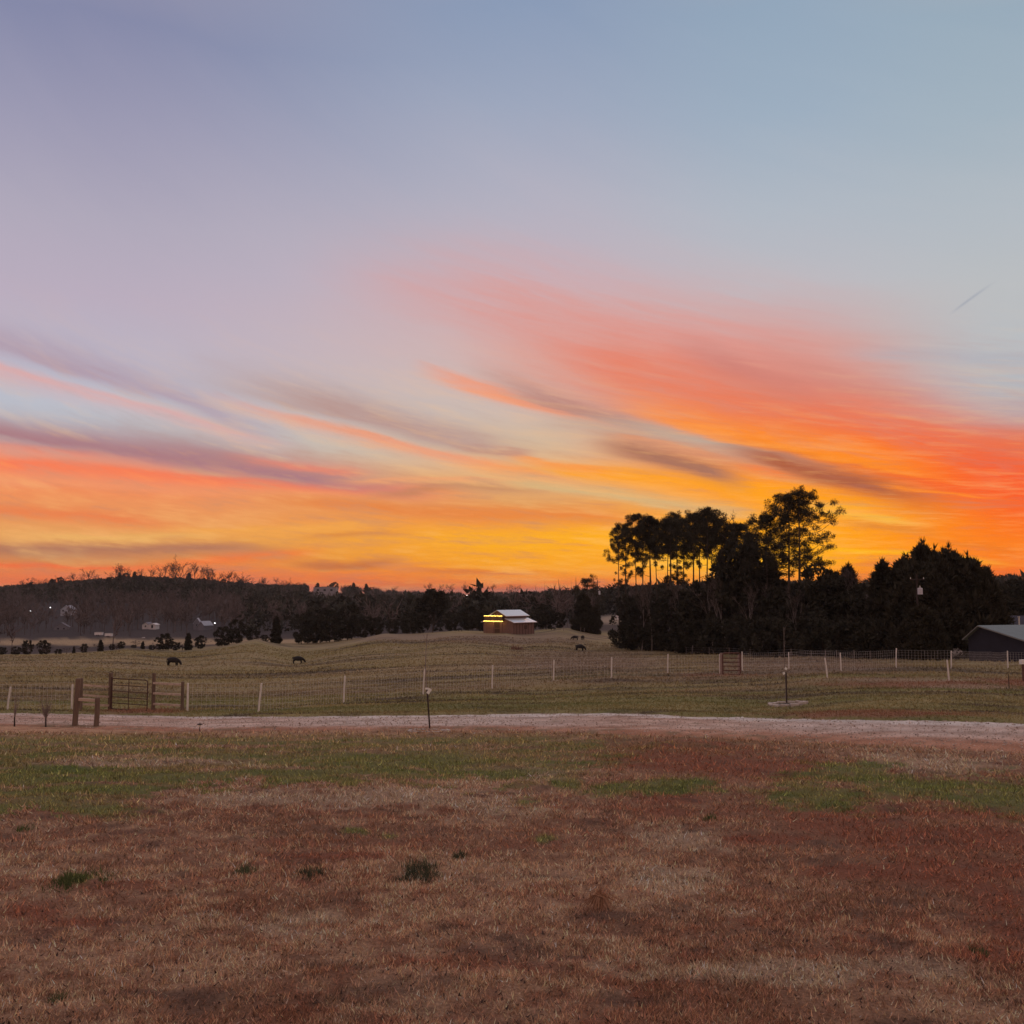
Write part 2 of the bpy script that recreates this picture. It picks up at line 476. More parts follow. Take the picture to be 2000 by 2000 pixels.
_R = np.exp(np.linspace(math.log(3.0), math.log(6000), 1500))
def ground_at(px, py, dmin=0.0):
    """first point of the bare ground seen at a photo position"""
    x, y, z = ray(px, py); hd = math.hypot(x, y)
    R = _R[_R > dmin] if dmin else _R
    g = hbase(R * x / hd, R * y / hd)
    hit = np.where(EYE + R * z / hd <= g)[0]
    if not len(hit): i = int(np.argmin(EYE + R * z / hd - g)); r = R[i]
    else:
        i = hit[0]
        if i == 0: r = R[0]
        else:
            f0 = EYE + R[i - 1] * z / hd - g[i - 1]; f1 = EYE + R[i] * z / hd - g[i]
            r = R[i - 1] + (R[i] - R[i - 1]) * f0 / (f0 - f1)
    return r * x / hd, r * y / hd

def at_dist(px, d):
    """ground point in photo column px at forward distance d"""
    x, y, _ = ray(px, 1160); return x / y * d, d

def project(x, y, z):
    zz = z - EYE
    dep = y * cos(PITCH) + zz * sin(PITCH)
    up = -y * sin(PITCH) + zz * cos(PITCH)
    dep = np.maximum(dep, 0.3)
    return 1000 + F * x / dep, 1000 - F * up / dep

# gravel drive: near and far edge, both found on the ground
NEAR = [(-260, 1414), (0, 1416), (90, 1419), (200, 1424), (310, 1428), (500, 1427), (700, 1424), (830, 1423), (1000, 1426), (1300, 1437), (1600, 1450), (2000, 1470), (2260, 1484)]
FARE = [(-260, 1394), (0, 1395), (190, 1397), (366, 1402), (500, 1402), (700, 1401), (830, 1400), (1000, 1397), (1150, 1394), (1240, 1395), (1340, 1402), (1450, 1403), (1600, 1407), (1830, 1410), (2000, 1415), (2260, 1420)]
_nx = np.linspace(-260, 2260, 260)
def edge(tab):
    px = [p for p, _ in tab]; py = [q for _, q in tab]
    k = np.interp(_nx, px, py)
    k = np.convolve(np.pad(k, 8, mode='edge'), np.ones(17) / 17, mode='valid')
    return np.array([ground_at(a, b) for a, b in zip(_nx, k)])
ENEAR = edge(NEAR); EFAR = edge(FARE)
_an = np.degrees(np.arctan2(ENEAR[:, 0], ENEAR[:, 1])); _rn = np.hypot(ENEAR[:, 0], ENEAR[:, 1])
_af = np.degrees(np.arctan2(EFAR[:, 0], EFAR[:, 1])); _rf = np.hypot(EFAR[:, 0], EFAR[:, 1])
def road_t(x, y):
    """0 at the near edge of the drive, 1 at its far edge"""
    a = np.degrees(np.arctan2(x, y)); r = np.hypot(x, y)
    rn = np.interp(a, _an, _rn); rf = np.interp(a, _af, _rf)
    return np.where(np.abs(a) < 34, (r - rn) / (rf - rn), -1.0)

def relief(x, y):
    r = np.hypot(x, y)
    n1 = fbm(x * 0.9, y * 0.9, 3, 3) - 0.5
    n2 = fbm(x * 4.0, y * 4.0, 9, 3) - 0.5
    near = 0.16 * n1 + 0.05 * n2
    field = 0.55 * (fbm(x * 0.05 + 3, y * 0.16, 21, 3) - 0.5) + 0.12 * (fbm(x * 0.25, y * 0.7, 25, 3) - 0.5)
    k = ss(r, 30, 55)
    far = 1 - ss(r, 240, 330)
    b = near * (1 - k) + field * k * far
    t = road_t(x, y)
    on = ss(t, -0.35, -0.02) * (1 - ss(t, 1.02, 1.35))
    return b * (1 - on) - 0.05 * ss(t, -0.04, 0.1) * (1 - ss(t, 0.9, 1.04)) + 0.10 * ss(t, 1.02, 1.08) * (1 - ss(t, 1.12, 1.7))

def H(x, y):
    x = np.asarray(x, float); y = np.asarray(y, float)
    return hbase(x, y) + relief(x, y)
def h1(x, y): return float(H(np.array([x]), np.array([y]))[0])

# ------------------------------------------------------------------ ground colours (plain albedo, by what grows where)
THATCH = np.array((.51, .305, .190)); BROWN = np.array((.32, .165, .100)); STRAW = np.array((.56, .405, .275))
CLAY = np.array((.30, .110, .063)); GREEN = np.array((.145, .180, .048)); OLIVE = np.array((.270, .235, .090)); GREY = np.array((.26, .20, .175))
def lerp(a, b, k): return a * (1 - k)[..., None] + b * k[..., None]

GLOW = [(-300, 1600), (0, 1592), (60, 1565), (110, 1578), (220, 1578), (270, 1552), (400, 1538), (550, 1530), (700, 1527), (850, 1534), (1000, 1528), (1090, 1534), (1180, 1505), (1300, 1470), (2300, 1455)]
EL_G = [(1270, 1538, 110, 12), (1210, 1540, 60, 12), (1340, 1530, 60, 14), (1600, 1552, 110, 30), (1690, 1520, 80, 14), (1800, 1540, 150, 22), (1960, 1555, 130, 36), (1660, 1505, 90, 16),
        (155, 1716, 24, 8), (200, 1585, 70, 14), (1030, 1568, 26, 8), (1110, 1532, 32, 10), (1060, 1640, 22, 7), (700, 1625, 30, 6), (755, 1632, 18, 5)]
EL_C = [(1330, 1470, 130, 24), (1440, 1500, 150, 22), (1560, 1498, 90, 18), (1230, 1487, 60, 14), (1310, 1560, 60, 10), (1300, 1588, 50, 8), (1640, 1605, 130, 26), (1760, 1640, 110, 22),
        (1900, 1640, 130, 24), (1720, 1700, 110, 14), (1950, 1760, 70, 44), (1990, 1820, 60, 30), (1900, 1590, 150, 14), (140, 1802, 90, 8), (620, 1672, 90, 6), (1880, 1700, 150, 30), (1960, 1870, 90, 20), (1500, 1640, 100, 14), (1990, 1700, 80, 24), (60, 1780, 60, 14)]
EL_P = [(300, 1490, 200, 9), (1585, 1492, 50, 10), (1830, 1495, 140, 24), (700, 1560, 260, 20), (1330, 1640, 120, 22), (1330, 1720, 90, 22), (920, 1570, 160, 14), (500, 1560, 140, 14), (1050, 1510, 60, 14), (560, 1800, 120, 24), (1500, 1900, 200, 24), (1800, 1890, 140, 18)]
def blobs(px, py, lst, n, soft=0.5):
    m = np.zeros_like(px)
    for cx, cy, rx, ry in lst:
        k = np.hypot((px - cx) / rx, (py - cy) / ry) + n * 1.5
        m = np.maximum(m, 1 - ss(k, 1 - soft, 1 + soft))
    return m

def albedo(x, y, z):
    px, py = project(x, y, z)
    r = np.hypot(x, y)
    nA = fbm(x * 0.35, y * 0.35, 31, 4) - 0.5; nB = fbm(x * 1.6, y * 1.6, 37, 4) - 0.5; nC = fbm(x * 7, y * 7, 41, 3) - 0.5
    nS = fbm(x * 0.5, y * 1.7, 45, 4) - 0.5
    # the yard: dead grass over red clay
    c = lerp(THATCH, BROWN, np.clip(0.46 + 2.2 * nA + 2.2 * nB + 2.0 * nC, 0, 1))
    c = lerp(c, CLAY, np.clip(0.02 + 2.0 * nS + 1.2 * nC + .10 * ss(px, 900, 1700), 0, .7))
    c = lerp(c, STRAW, np.clip(blobs(px, py, EL_P, nB + nC) * .65, 0, 1))
    c = lerp(c, CLAY * (1 + 0.0), np.clip(blobs(px, py, EL_C, nB * 1.3 + nC) * .95, 0, 1))
    c = lerp(c, np.array((.105, .062, .048)), np.clip(-.20 + 2.6 * (fbm(x * 2.4, y * 3.4, 47, 3) - .5), 0, .6))
    g = (py < np.interp(px, [p for p, _ in GLOW], [q for _, q in GLOW]) + 60 * nB + 40 * nC).astype(float)
    g = g * np.clip(0.80 + 2.6 * nS + 1.4 * nB, 0, 1) * ss(py, 1425, 1448)
    g = np.maximum(g * (1 - .78 * ss(px + 500 * nB + 300 * nC, 1060, 1290)), blobs(px, py, EL_G, nB + nC * 1.2) * .95)
    gr = lerp(GREEN, OLIVE, np.clip(.35 + 1.6 * nB + ss(py, 1500, 1440) * .4, 0, 1))
    c = lerp(c, gr, np.clip(g, 0, 1))
    # verge between drive and fence, then the pasture
    mA = fbm(x * 0.10, y * 0.42, 51, 4) - 0.5; mB = fbm(x * 0.5, y * 1.6, 55, 4) - 0.5; mC = fbm(x * 0.03, y * 0.09, 57, 3) - 0.5
    v = lerp(np.array((.300, .240, .104)), np.array((.175, .172, .062)), np.clip(.5 + 1.8 * mA + 1.4 * mB, 0, 1))
    v = lerp(v, np.array((.24, .15, .105)), np.clip(0.05 + 1.8 * mC - 1.0 * mA + .6 * mB, 0, .8))
    v = lerp(v, np.array((.085, .060, .045)), np.clip(-.08 + 4.0 * (fbm(x * .16, y * 1.1, 61, 4) - .5) + .9 * mB, 0, .85))
    redv = np.maximum(blobs(px, py, [(1800, 1336, 190, 8), (1990, 1333, 80, 9), (1400, 1318, 90, 3), (1690, 1395, 200, 7), (270, 1389, 90, 5)], mB), 0)
    v = lerp(v, np.array((.27, .115, .075)), redv * .8)
    v = lerp(v, np.array((.34, .26, .18)), blobs(px, py, [(1870, 1342, 90, 4), (1780, 1328, 160, 2.5), (1100, 1397, 150, 3)], mB) * .7)
    p = lerp(np.array((.275, .220, .098)), np.array((.310, .236, .132)), np.clip(.5 + 2.2 * mC + 1.4 * mA + .8 * mB, 0, 1))
    p = lerp(p, np.array((.075, .055, .038)), np.clip(-.10 + 4.2 * (fbm(x * .035, y * .30, 65, 4) - .5) + .6 * mB, 0, .85))
    p = lerp(p, np.array((.23, .16, .13)), blobs(px, py, [(1000, 1248, 170, 11), (1130, 1290, 160, 20), (1560, 1300, 160, 16), (800, 1246, 120, 8)], mA) * .6)
    v = lerp(v, p, ss(r, 60, 75))
    c = lerp(c, v, ss(road_t(x, y), 0.4, 0.6))
    w = lerp(np.array((.042, .031, .033)), np.array((.36, .255, .15)), ss(-np.abs(py - 1254) + mA * 10, -8, -3) * (px < 700))
    w = lerp(w, np.array((.30, .23, .17)), blobs(px, py, [(1195, 1210, 30, 8)], mA * .3))
    c = lerp(c, w, ss(r, 255, 290))
    return c, np.clip(g, 0, 1)

# ------------------------------------------------------------------ ground sheet
M_ground = material('ground_soil', None, 0.42, 38.0, 1.0, attr=True, bump=0.5)
azs = np.concatenate([np.linspace(-180, -34, 50)[:-1], np.arange(-34, 34.01, 0.17), np.linspace(34, 180, 50)[1:-1]])
rs = np.concatenate([[0.4, 1.0, 1.7, 2.4], np.exp(np.arange(math.log(3.0), math.log(48), 0.0075)), np.exp(np.arange(math.log(48.2), math.log(270), 0.010)), np.exp(np.linspace(math.log(275), math.log(12000), 70))])
AZ, RR_ = np.meshgrid(np.radians(azs), rs)
gx = (RR_ * np.sin(AZ)).ravel(); gy = (RR_ * np.cos(AZ)).ravel()
gz = H(gx, gy)
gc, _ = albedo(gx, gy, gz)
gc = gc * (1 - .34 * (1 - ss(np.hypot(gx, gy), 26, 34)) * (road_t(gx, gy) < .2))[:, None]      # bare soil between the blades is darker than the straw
na, nr = len(azs), len(rs)
I = np.arange(nr - 1)[:, None] * na + np.arange(na)[None]
J = np.arange(nr - 1)[:, None] * na + (np.arange(na)[None] + 1) % na
quads = np.stack([I, J, J + na, I + na], -1).reshape(-1, 4)
gv = np.vstack([np.stack([gx, gy, gz], 1), [[0, 0, float(hbase(np.array([0.01]), np.array([0.4]))[0])]]])
ctr = len(gv) - 1
fan = np.stack([np.full(na, ctr), (np.arange(na) + 1) % na, np.arange(na)], 1)
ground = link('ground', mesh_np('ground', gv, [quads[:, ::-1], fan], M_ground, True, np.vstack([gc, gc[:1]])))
setp(ground, kind='structure')

# ------------------------------------------------------------------ gravel drive
M_road = material('drive_gravel', None, 0.55, 30.0, 1.0, attr=True, bump=0.5)
T = np.linspace(-0.06, 1.06, 26)
rv = []; rc = []
for i in range(len(_nx)):
    for t in T:
        tt = t + (0.045 * (fbm(np.array([i * .35]), np.array([t * 2 + 5.0]), 71, 3)[0] - .5) * 2 if t < 0.1 or t > 0.9 else 0)
        p = ENEAR[i] * (1 - tt) + EFAR[i] * tt
        rv.append((p[0], p[1], 0.0)); rc.append(t)
rv = np.array(rv); rt = np.array(rc)
n1 = fbm(rv[:, 0] * .35, rv[:, 1] * 1.5, 73, 4) - .5; n2 = fbm(rv[:, 0] * 2.2, rv[:, 1] * 2.2, 75, 3) - .5
rv[:, 2] = hbase(rv[:, 0], rv[:, 1]) + 0.012 + 0.05 * ss(rt, .0, .1) * (1 - ss(rt, .92, 1.04)) + .05 * n2 * ss(rt, .82, .9) * (1 - ss(rt, .97, 1.03)) - 0.09 * ss(np.abs(rt - .5), .5, .56)
ppx, _ = project(rv[:, 0], rv[:, 1], rv[:, 2])
pink = np.array((.46, .29, .225)); tan_ = np.array((.50, .38, .325)); grey = np.array((.54, .49, .46)); red = np.array((.40, .165, .085))
cc = lerp(pink, tan_, np.clip(.5 + 2.2 * n1 + n2, 0, 1))
cc = lerp(cc, grey, np.clip(.45 * blobs(ppx, rt * 100, [(840, 40, 260, 70), (1750, 55, 260, 40)], n1) + 0 * rt, 0, 1))
cc = lerp(cc, grey * 1.12, np.clip(ss(rt + .22 * n1 + .1 * n2, .72, .84), 0, 1) * (.55 + .45 * ss(ppx, 250, 420)))
cc = lerp(cc, red, np.clip(1 - ss(rt + .25 * n1 + .1 * n2, .02, .20 + .34 * ss(ppx, 900, 1700)), 0, 1) * .8)
cc = cc * (1 + .7 * n2 + .5 * n1)[:, None]
trk = np.exp(-((rt - .30 + .1 * n1) / .07) ** 2) + np.exp(-((rt - .62 + .1 * n1) / .07) ** 2)
cc = cc * (1 + .10 * trk)[:, None]
cc = lerp(cc, np.array((.20, .15, .09)), np.clip((fbm(rv[:, 0] * 1.4, rv[:, 1] * 2.4, 79, 3) - .5) * 4 - .75 + .9 * (1 - ss(rt, .0, .16)), 0, .8))
k = len(T); n_ = len(_nx)
q = np.array([(i * k + j, (i + 1) * k + j, (i + 1) * k + j + 1, i * k + j + 1) for i in range(n_ - 1) for j in range(k - 1)], dtype=np.int32)
setp(link('gravel_drive', mesh_np('gravel_drive', rv, q, M_road, True, cc)), kind='structure')

# loose stones on the drive
ns = 9000; ii = rng.uniform(4, len(_nx) - 5, ns); st = rng.uniform(-.04, 1.05, ns); i0 = ii.astype(int); fr = (ii - i0)[:, None]
e0 = ENEAR[i0] * (1 - fr) + ENEAR[i0 + 1] * fr; e1 = EFAR[i0] * (1 - fr) + EFAR[i0 + 1] * fr
sp = e0 * (1 - st[:, None]) + e1 * st[:, None]; sz = hbase(sp[:, 0], sp[:, 1]) + .012 + 0.05 * ss(st, .0, .1) * (1 - ss(st, .92, 1.04)) - 0.09 * ss(np.abs(st - .5), .5, .56)
rad_ = (.012 + .026 * rng.uniform(0, 1, ns) ** 3)[:, None]
tet = np.array([(1, 1, .1), (-1, .6, .1), (.1, -1, .1), (0, .1, 1.2)])
sv = np.empty((ns, 4, 3)); an = rng.uniform(0, 2 * pi, ns)
for k_ in range(4):
    q_ = tet[k_] * rng.uniform(.7, 1.2, (ns, 3))
    sv[:, k_, 0] = sp[:, 0] + (q_[:, 0] * np.cos(an) - q_[:, 1] * np.sin(an)) * rad_[:, 0]
    sv[:, k_, 1] = sp[:, 1] + (q_[:, 0] * np.sin(an) + q_[:, 1] * np.cos(an)) * rad_[:, 0]
    sv[:, k_, 2] = sz + q_[:, 2] * rad_[:, 0]
sf = (np.arange(ns)[:, None, None] * 4 + np.array([(0, 1, 3), (1, 2, 3), (2, 0, 3)])[None]).reshape(-1, 3).astype(np.int32)
scol = np.where(rng.uniform(0, 1, ns)[:, None] < .30, np.array((.33, .24, .195)), np.array((.52, .42, .36))) * rng.uniform(.75, 1.15, ns)[:, None]
setp(link('loose_gravel', mesh_np('loose_gravel', sv.reshape(-1, 3), sf, M_road, False, np.repeat(scol, 4, axis=0))), kind='stuff')

# ------------------------------------------------------------------ grass blades
M_blade = material('grass_blade', None, 0.10, 3.0, 0.9, attr=True)
_nt = M_blade.node_tree; _b = _nt.nodes['Principled BSDF']; _ge = _nt.nodes.new('ShaderNodeNewGeometry')
_s1 = _nt.nodes.new('ShaderNodeVectorMath'); _s1.operation = 'MULTIPLY_ADD'      # a blade is rounded and grows upward: bend its normal up
_nt.links.new(_ge.outputs['Normal'], _s1.inputs[0]); _s1.inputs[1].default_value = (1.0, 1.0, 1.0); _s1.inputs[2].default_value = (0, 0, 1)
_s2 = _nt.nodes.new('ShaderNodeVectorMath'); _s2.operation = 'NORMALIZE'; _nt.links.new(_s1.outputs[0], _s2.inputs[0])
_nt.links.new(_s2.outputs[0], _b.inputs['Normal'])
_tr = _nt.nodes.new('ShaderNodeBsdfTranslucent'); _mx = _nt.nodes.new('ShaderNodeMixShader'); _mx.inputs[0].default_value = 0.3
_nt.links.new(_b.inputs['Base Color'].links[0].from_socket, _tr.inputs[0])
_nt.links.new(_b.outputs[0], _mx.inputs[1]); _nt.links.new(_tr.outputs[0], _mx.inputs[2])
_nt.links.new(_mx.outputs[0], _nt.nodes['Material Output'].inputs[0])
def blades(name, pts, length, width, cols, lean=0.9):
    n = len(pts)
    th = rng.uniform(0, 2 * pi, n); ln = length * rng.uniform(.5, 1.35, n)
    tilt = np.clip(rng.normal(lean, .35, n), .05, 1.45)
    ph = rng.uniform(0, 2 * pi, n)
    b = pts; w = width * rng.uniform(.7, 1.3, n)
    wx = np.cos(th) * w; wy = np.sin(th) * w
    tip = b + np.stack([np.cos(ph) * np.sin(tilt) * ln, np.sin(ph) * np.sin(tilt) * ln, np.cos(tilt) * ln], 1)
    v = np.empty((n, 3, 3)); v[:, 0] = b - np.stack([wx, wy, np.full(n, .01)], 1); v[:, 1] = b + np.stack([wx, wy, np.full(n, -.01)], 1); v[:, 2] = tip
    f = np.arange(n * 3, dtype=np.int32).reshape(-1, 3)
    return mesh_np(name, v.reshape(-1, 3), f, M_blade, False, np.repeat(cols, 3, axis=0))

def scatter(n, py0, py1, px0=-60, px1=2060):
    """points spread evenly over a stretch of ground in view"""
    az0 = np.radians(azel(px0, 1400)[0]); az1 = np.radians(azel(px1, 1400)[0])
    a = rng.uniform(az0, az1, n)
    tab = np.array([ground_at(1000, p)[1] for p in np.linspace(py0, py1, 200)])
    r = np.interp(rng.uniform(py0, py1, n), np.linspace(py0, py1, 200), tab)
    r = r / np.cos(a)
    return r * np.sin(a), r * np.cos(a)

x, y = scatter(640000, 1430, 2060)
t = road_t(x, y); keep = (t < -0.02 + .20 * rng.uniform(0, 1, len(x)) ** 2 * (fbm(x * .8, y * .8, 83, 2) > .42))
x, y = x[keep], y[keep]; z = H(x, y)
c, g = albedo(x, y, z); r = np.hypot(x, y)
clump = np.clip(.5 + 2.6 * (fbm(x * 5, y * 5, 87, 3) - .5) + 1.4 * (fbm(x * .9, y * .9, 88, 3) - .5), .22, 1)
thin = rng.uniform(0, 1, len(x)) < clump * np.where(g > .4, 1.0, .30 + .70 * np.clip((c[:, 1] - .09) / .10, 0, 1))
x, y, z, c, g, r = (q_[thin] for q_ in (x, y, z, c, g, r))
jit = np.exp(rng.normal(0, 1, len(x)) * np.where(g > .4, .40, .52)) * np.where(rng.uniform(0, 1, len(x)) < .08, 1.7, 1.0); c = c * jit[:, None] * np.stack([np.ones(len(x)), rng.uniform(.94, 1.07, len(x)), rng.uniform(.88, 1.12, len(x))], 1)
dead = g < .4
pts = np.stack([x, y, z], 1)
L = np.clip(.0042 * r + .012, .030, .12)
setp(link('dry_grass', blades('dry_grass', pts[dead], L[dead], (.0005 * r[dead] + .0012), np.minimum(c[dead] * 1.15, .8), 1.05)), kind='stuff')
setp(link('green_grass', blades('green_grass', pts[~dead], L[~dead] * .82, (.0005 * r[~dead] + .0014), c[~dead] * 1.2, .85)), kind='stuff')

x, y = scatter(215000, 1246, 1440)
t = road_t(x, y); keep = (t > 1.03) & (np.hypot(x, y) < 232)
x, y = x[keep], y[keep]; z = H(x, y); c, g = albedo(x, y, z); r = np.hypot(x, y)
c = c * rng.uniform(.84, 1.2, len(x))[:, None]
setp(link('pasture_grass', blades('pasture_grass', np.stack([x, y, z], 1), np.clip(.0022 * r, .08, .26), .0007 * r, c * 1.15, .9)), kind='stuff')

# ------------------------------------------------------------------ vegetation
def P(px, py, d):
    """point on the sight line through a photo position, at forward distance d"""
    x, y, z = ray(px, py)
    return np.array((x / y * d, d, EYE + z / y * d))

ORD = ['first', 'second', 'third', 'fourth', 'fifth', 'sixth', 'seventh', 'eighth', 'ninth', 'tenth', 'eleventh', 'twelfth', 'thirteenth', 'fourteenth', 'fifteenth', 'sixteenth', 'seventeenth', 'eighteenth']

M_bark = material('bark', (.085, .062, .052), 0.35, 6.0, 0.95, bump=0.4, stretch=(1, 1, .25))
M_palebark = material('pale_bark', (.25, .205, .19), 0.3, 6.0, 0.95, stretch=(1, 1, .25))
M_pine = material('pine_needles', (.046, .040, .024), 0.3, 0.6, 0.9, island=0.35)
M_cedar = material('cedar_foliage', (.043, .037, .023), 0.35, 0.7, 0.9, island=0.35)
M_leafdark = material('evergreen_leaves', (.040, .036, .024), 0.35, 0.5, 0.9, island=0.35)
M_twig = material('winter_twigs', (.105, .078, .070), 0.3, 0.5, 0.95, island=0.25)
M_wood_far = material('far_wood_foliage', None, 0.25, 0.2, 0.95, attr=True, island=0.25)

def spray(centres, radii, per, length, width, up=0.25, flat=1.0, seed=0):
    """needle-like triangles pointing out of each clump"""
    g = np.random.default_rng(seed)
    n = len(centres) * per
    c = np.repeat(np.asarray(centres, float), per, axis=0); r = np.repeat(np.asarray(radii, float), per)
    d = g.normal(size=(n, 3)); d /= np.linalg.norm(d, axis=1)[:, None]
    d[:, 2] = d[:, 2] * flat
    base = c + d * (r * g.uniform(.15, .75, n))[:, None]
    o = d.copy(); o[:, 2] += up; o += g.normal(size=(n, 3)) * .35; o /= np.linalg.norm(o, axis=1)[:, None]
    s = np.cross(o, g.normal(size=(n, 3))); s /= np.linalg.norm(s, axis=1)[:, None] + 1e-9
    L = (length * g.uniform(.6, 1.35, n))[:, None]; W = (width * g.uniform(.7, 1.3, n))[:, None]
    v = np.empty((n, 3, 3)); v[:, 0] = base - s * W; v[:, 1] = base + s * W; v[:, 2] = base + o * L
    return v.reshape(-1, 3), np.arange(n * 3, dtype=np.int32).reshape(-1, 3)

def bare_skeleton(g, mb, h, spread=.35, levels=3, kids=5, r0=None, lean=0.0, twigs=None, fork=.25, n=4, tw=1.0):
    """leafless tree of unit-free height h; twig triangles collected in `twigs`"""
    r0 = r0 or h * .016
    def grow(p, d, L, r, lev):
        steps = 4 if lev == 0 else 3
        pts = [p]; dd = d.copy()
        for _ in range(steps):
            dd = dd + g.normal(size=3) * .10 + np.array((0, 0, .05 if lev else .0)); dd /= np.linalg.norm(dd)
            pts.append(pts[-1] + dd * L / steps)
        rad = [r * (1 - .75 * i / steps) for i in range(steps + 1)]
        mb.tube(pts, rad, n if lev < 2 else 3, cap=False)
        if lev < levels:
            k = kids if lev else kids + 2
            for _ in range(k):
                t = g.uniform(fork if lev == 0 else .25, 1.0); i = min(int(t * steps), steps - 1); q = pts[i] + (pts[i + 1] - pts[i]) * (t * steps - i)
                a = g.uniform(0, 2 * pi); side = np.array((cos(a), sin(a), 0)); nd = dd * (.75 + .5 * t) + side * g.uniform(.5, 1.0) * spread * 2.2; nd[2] = abs(nd[2]) * .8 + .1
                nd /= np.linalg.norm(nd)
                grow(q, nd, L * g.uniform(.42, .66) * (1.1 - .35 * t if lev == 0 else 1), rad[i] * .6, lev + 1)
        if twigs is not None and lev >= levels - 1:
            for _ in range(5):
                t = g.uniform(.2, 1.0); i = min(int(t * steps), steps - 1); q = pts[i] + (pts[i + 1] - pts[i]) * (t * steps - i)
                nd = dd + g.normal(size=3) * .55; nd /= np.linalg.norm(nd)
                s = np.cross(nd, g.normal(size=3)); s /= np.linalg.norm(s) + 1e-9
                l = L * g.uniform(.3, .7); w = h * .0016 * tw
                twigs.append((q - s * w, q + s * w, q + nd * l))
    grow(np.array((0., 0., -.01 * h)), np.array((lean, 0., 1.)), h * .62, r0, 0)

def tri_mesh(name, tris, mat):
    v = np.array(tris, float).reshape(-1, 3)
    return mesh_np(name, v, np.arange(len(v), dtype=np.int32).reshape(-1, 3), mat)

# --- pines: bare bole, limbs near the top, tufted needles
def pine_pair(seed, h=26.0, crown0=.62, width=3.6, clumps=95, lean=0.0, r0=.24, onesided=0.0, irregular=.25, puff=1.0, low=0):
    g = np.random.default_rng(seed)
    mb = MB(); lb = MB()
    pts = [np.array((lean * h * t * t + .12 * sin(4 * t + seed), .12 * cos(3 * t + seed) - .12, h * .97 * t)) for t in np.linspace(0, 1, 9)]
    mb.tube(pts, [r0 * (1.15 if i == 0 else 1 - .82 * i / 8) for i in range(9)], 8)
    cs = []; rs_ = []
    nl = int(clumps / 4.2)
    for k in range(nl):
        t = crown0 + (1 - crown0) * (k + g.uniform(0, 1)) / nl; t = min(t, .99)
        i = min(int(t * 8), 7); p = pts[i] + (pts[i + 1] - pts[i]) * (t * 8 - i)
        u = (t - crown0) / (1 - crown0)
        prof = (sin(pi * min(1, .28 + .72 * u)) ** .7) if u > .0 else .5
        a = k * 2.4 + g.uniform(-.5, .5); L = width * prof * g.uniform(1 - irregular * 1.5, 1 + irregular) * (1 + onesided * cos(a))
        d = np.array((cos(a), sin(a), g.uniform(-.05, .30) + .3 * u))
        q1 = p + d * L * .55 + np.array((0, 0, -.05 * L)); q2 = p + d * L + np.array((0, 0, .10 * L))
        mb.tube([p, q1, q2], [r0 * .26 * (1.15 - t), r0 * .16 * (1.15 - t) + .015, .015], 4, cap=False)
        for m in range(int(g.integers(3, 6))):
            s = g.uniform(.45, 1.05); c = p + (q2 - p) * s + g.normal(size=3) * np.array((.45, .45, .28)) * (.4 + .12 * width)
            cs.append(c); rs_.append(g.uniform(.55, .95) * puff)
    for k in range(low):                      # scattered lower limbs on the bole
        t = g.uniform(.38, crown0); i = min(int(t * 8), 7); p = pts[i] + (pts[i + 1] - pts[i]) * (t * 8 - i)
        a = g.uniform(0, 2 * pi); L = g.uniform(.8, 2.6); q = p + np.array((cos(a), sin(a), g.uniform(-.1, .4))) * L
        mb.tube([p, q], [.05, .015], 4, cap=False)
        for m in range(int(g.integers(1, 4))): cs.append(q + g.normal(size=3) * .35); rs_.append(g.uniform(.35, .7))
    for k in range(4): cs.append(pts[-1] + g.normal(size=3) * .4); rs_.append(.6)
    v, f = spray(cs, rs_, int(95 * puff ** 1.5), .30, .042, .35, .8, seed)
    return mb.mesh('pine_trunk', M_bark), mesh_np('pine_crown', v, f, M_pine)

# --- cedars: dense, spiky, to the ground
def cedar_pair(seed, h=10.0, width=3.6, shape=1.0, lumps=60, spik=1.0, base=.02, mat=None):
    g = np.random.default_rng(seed)
    tb = MB().tube([(0, 0, -.2), (.05, 0, h * .45), (0, .05, h * .9)], [.22, .14, .03], 6)
    cs = []; rs_ = []
    for k in range(lumps):
        u = base + (1 - base) * (k + g.uniform(0, 1)) / lumps
        R = width * ((1 - u) ** (.55 * shape)) * (min(1, .55 + u * 2.2)) * g.uniform(.62, 1.12)
        a = g.uniform(0, 2 * pi)
        cs.append(np.array((R * .8 * cos(a), R * .8 * sin(a), h * u * .95))); rs_.append((.16 + .14 * (1 - u)) * width * g.uniform(.7, 1.2))
    v1, f1 = spray(cs, rs_, 150, .052 * h * spik, .011 * h, .8, 1.0, seed)
    v2, f2 = spray([c * np.array((.5, .5, .92)) for c in cs], [r * 1.2 for r in rs_], 22, .075 * h, .034 * h, .3, 1.0, seed + 1)
    v3, f3 = spray([(0, 0, h * .94), (0, 0, h * .88), (g.uniform(-.3, .3) * width * .4, 0, h * .84)], [.05 * h] * 3, 40, .055 * h, .006 * h, 1.6, 1.0, seed + 2)
    tips = [c for c in cs if c[2] > .35 * h][::3]
    vt = [spray([c * np.array((1.08, 1.08, 1)) + np.array((0, 0, .045 * h * q)) for c in tips], [.030 * h * (1 - .25 * q)] * len(tips), 16, .05 * h, .006 * h, 2.0, 1.0, seed + 5 + q)[0] for q in range(3)]
    v = np.vstack([v1, v2, v3] + vt); f = np.arange(len(v), dtype=np.int32).reshape(-1, 3)
    return tb.mesh('cedar_trunk', M_bark), mesh_np('cedar_crown', v, f, mat or M_cedar)

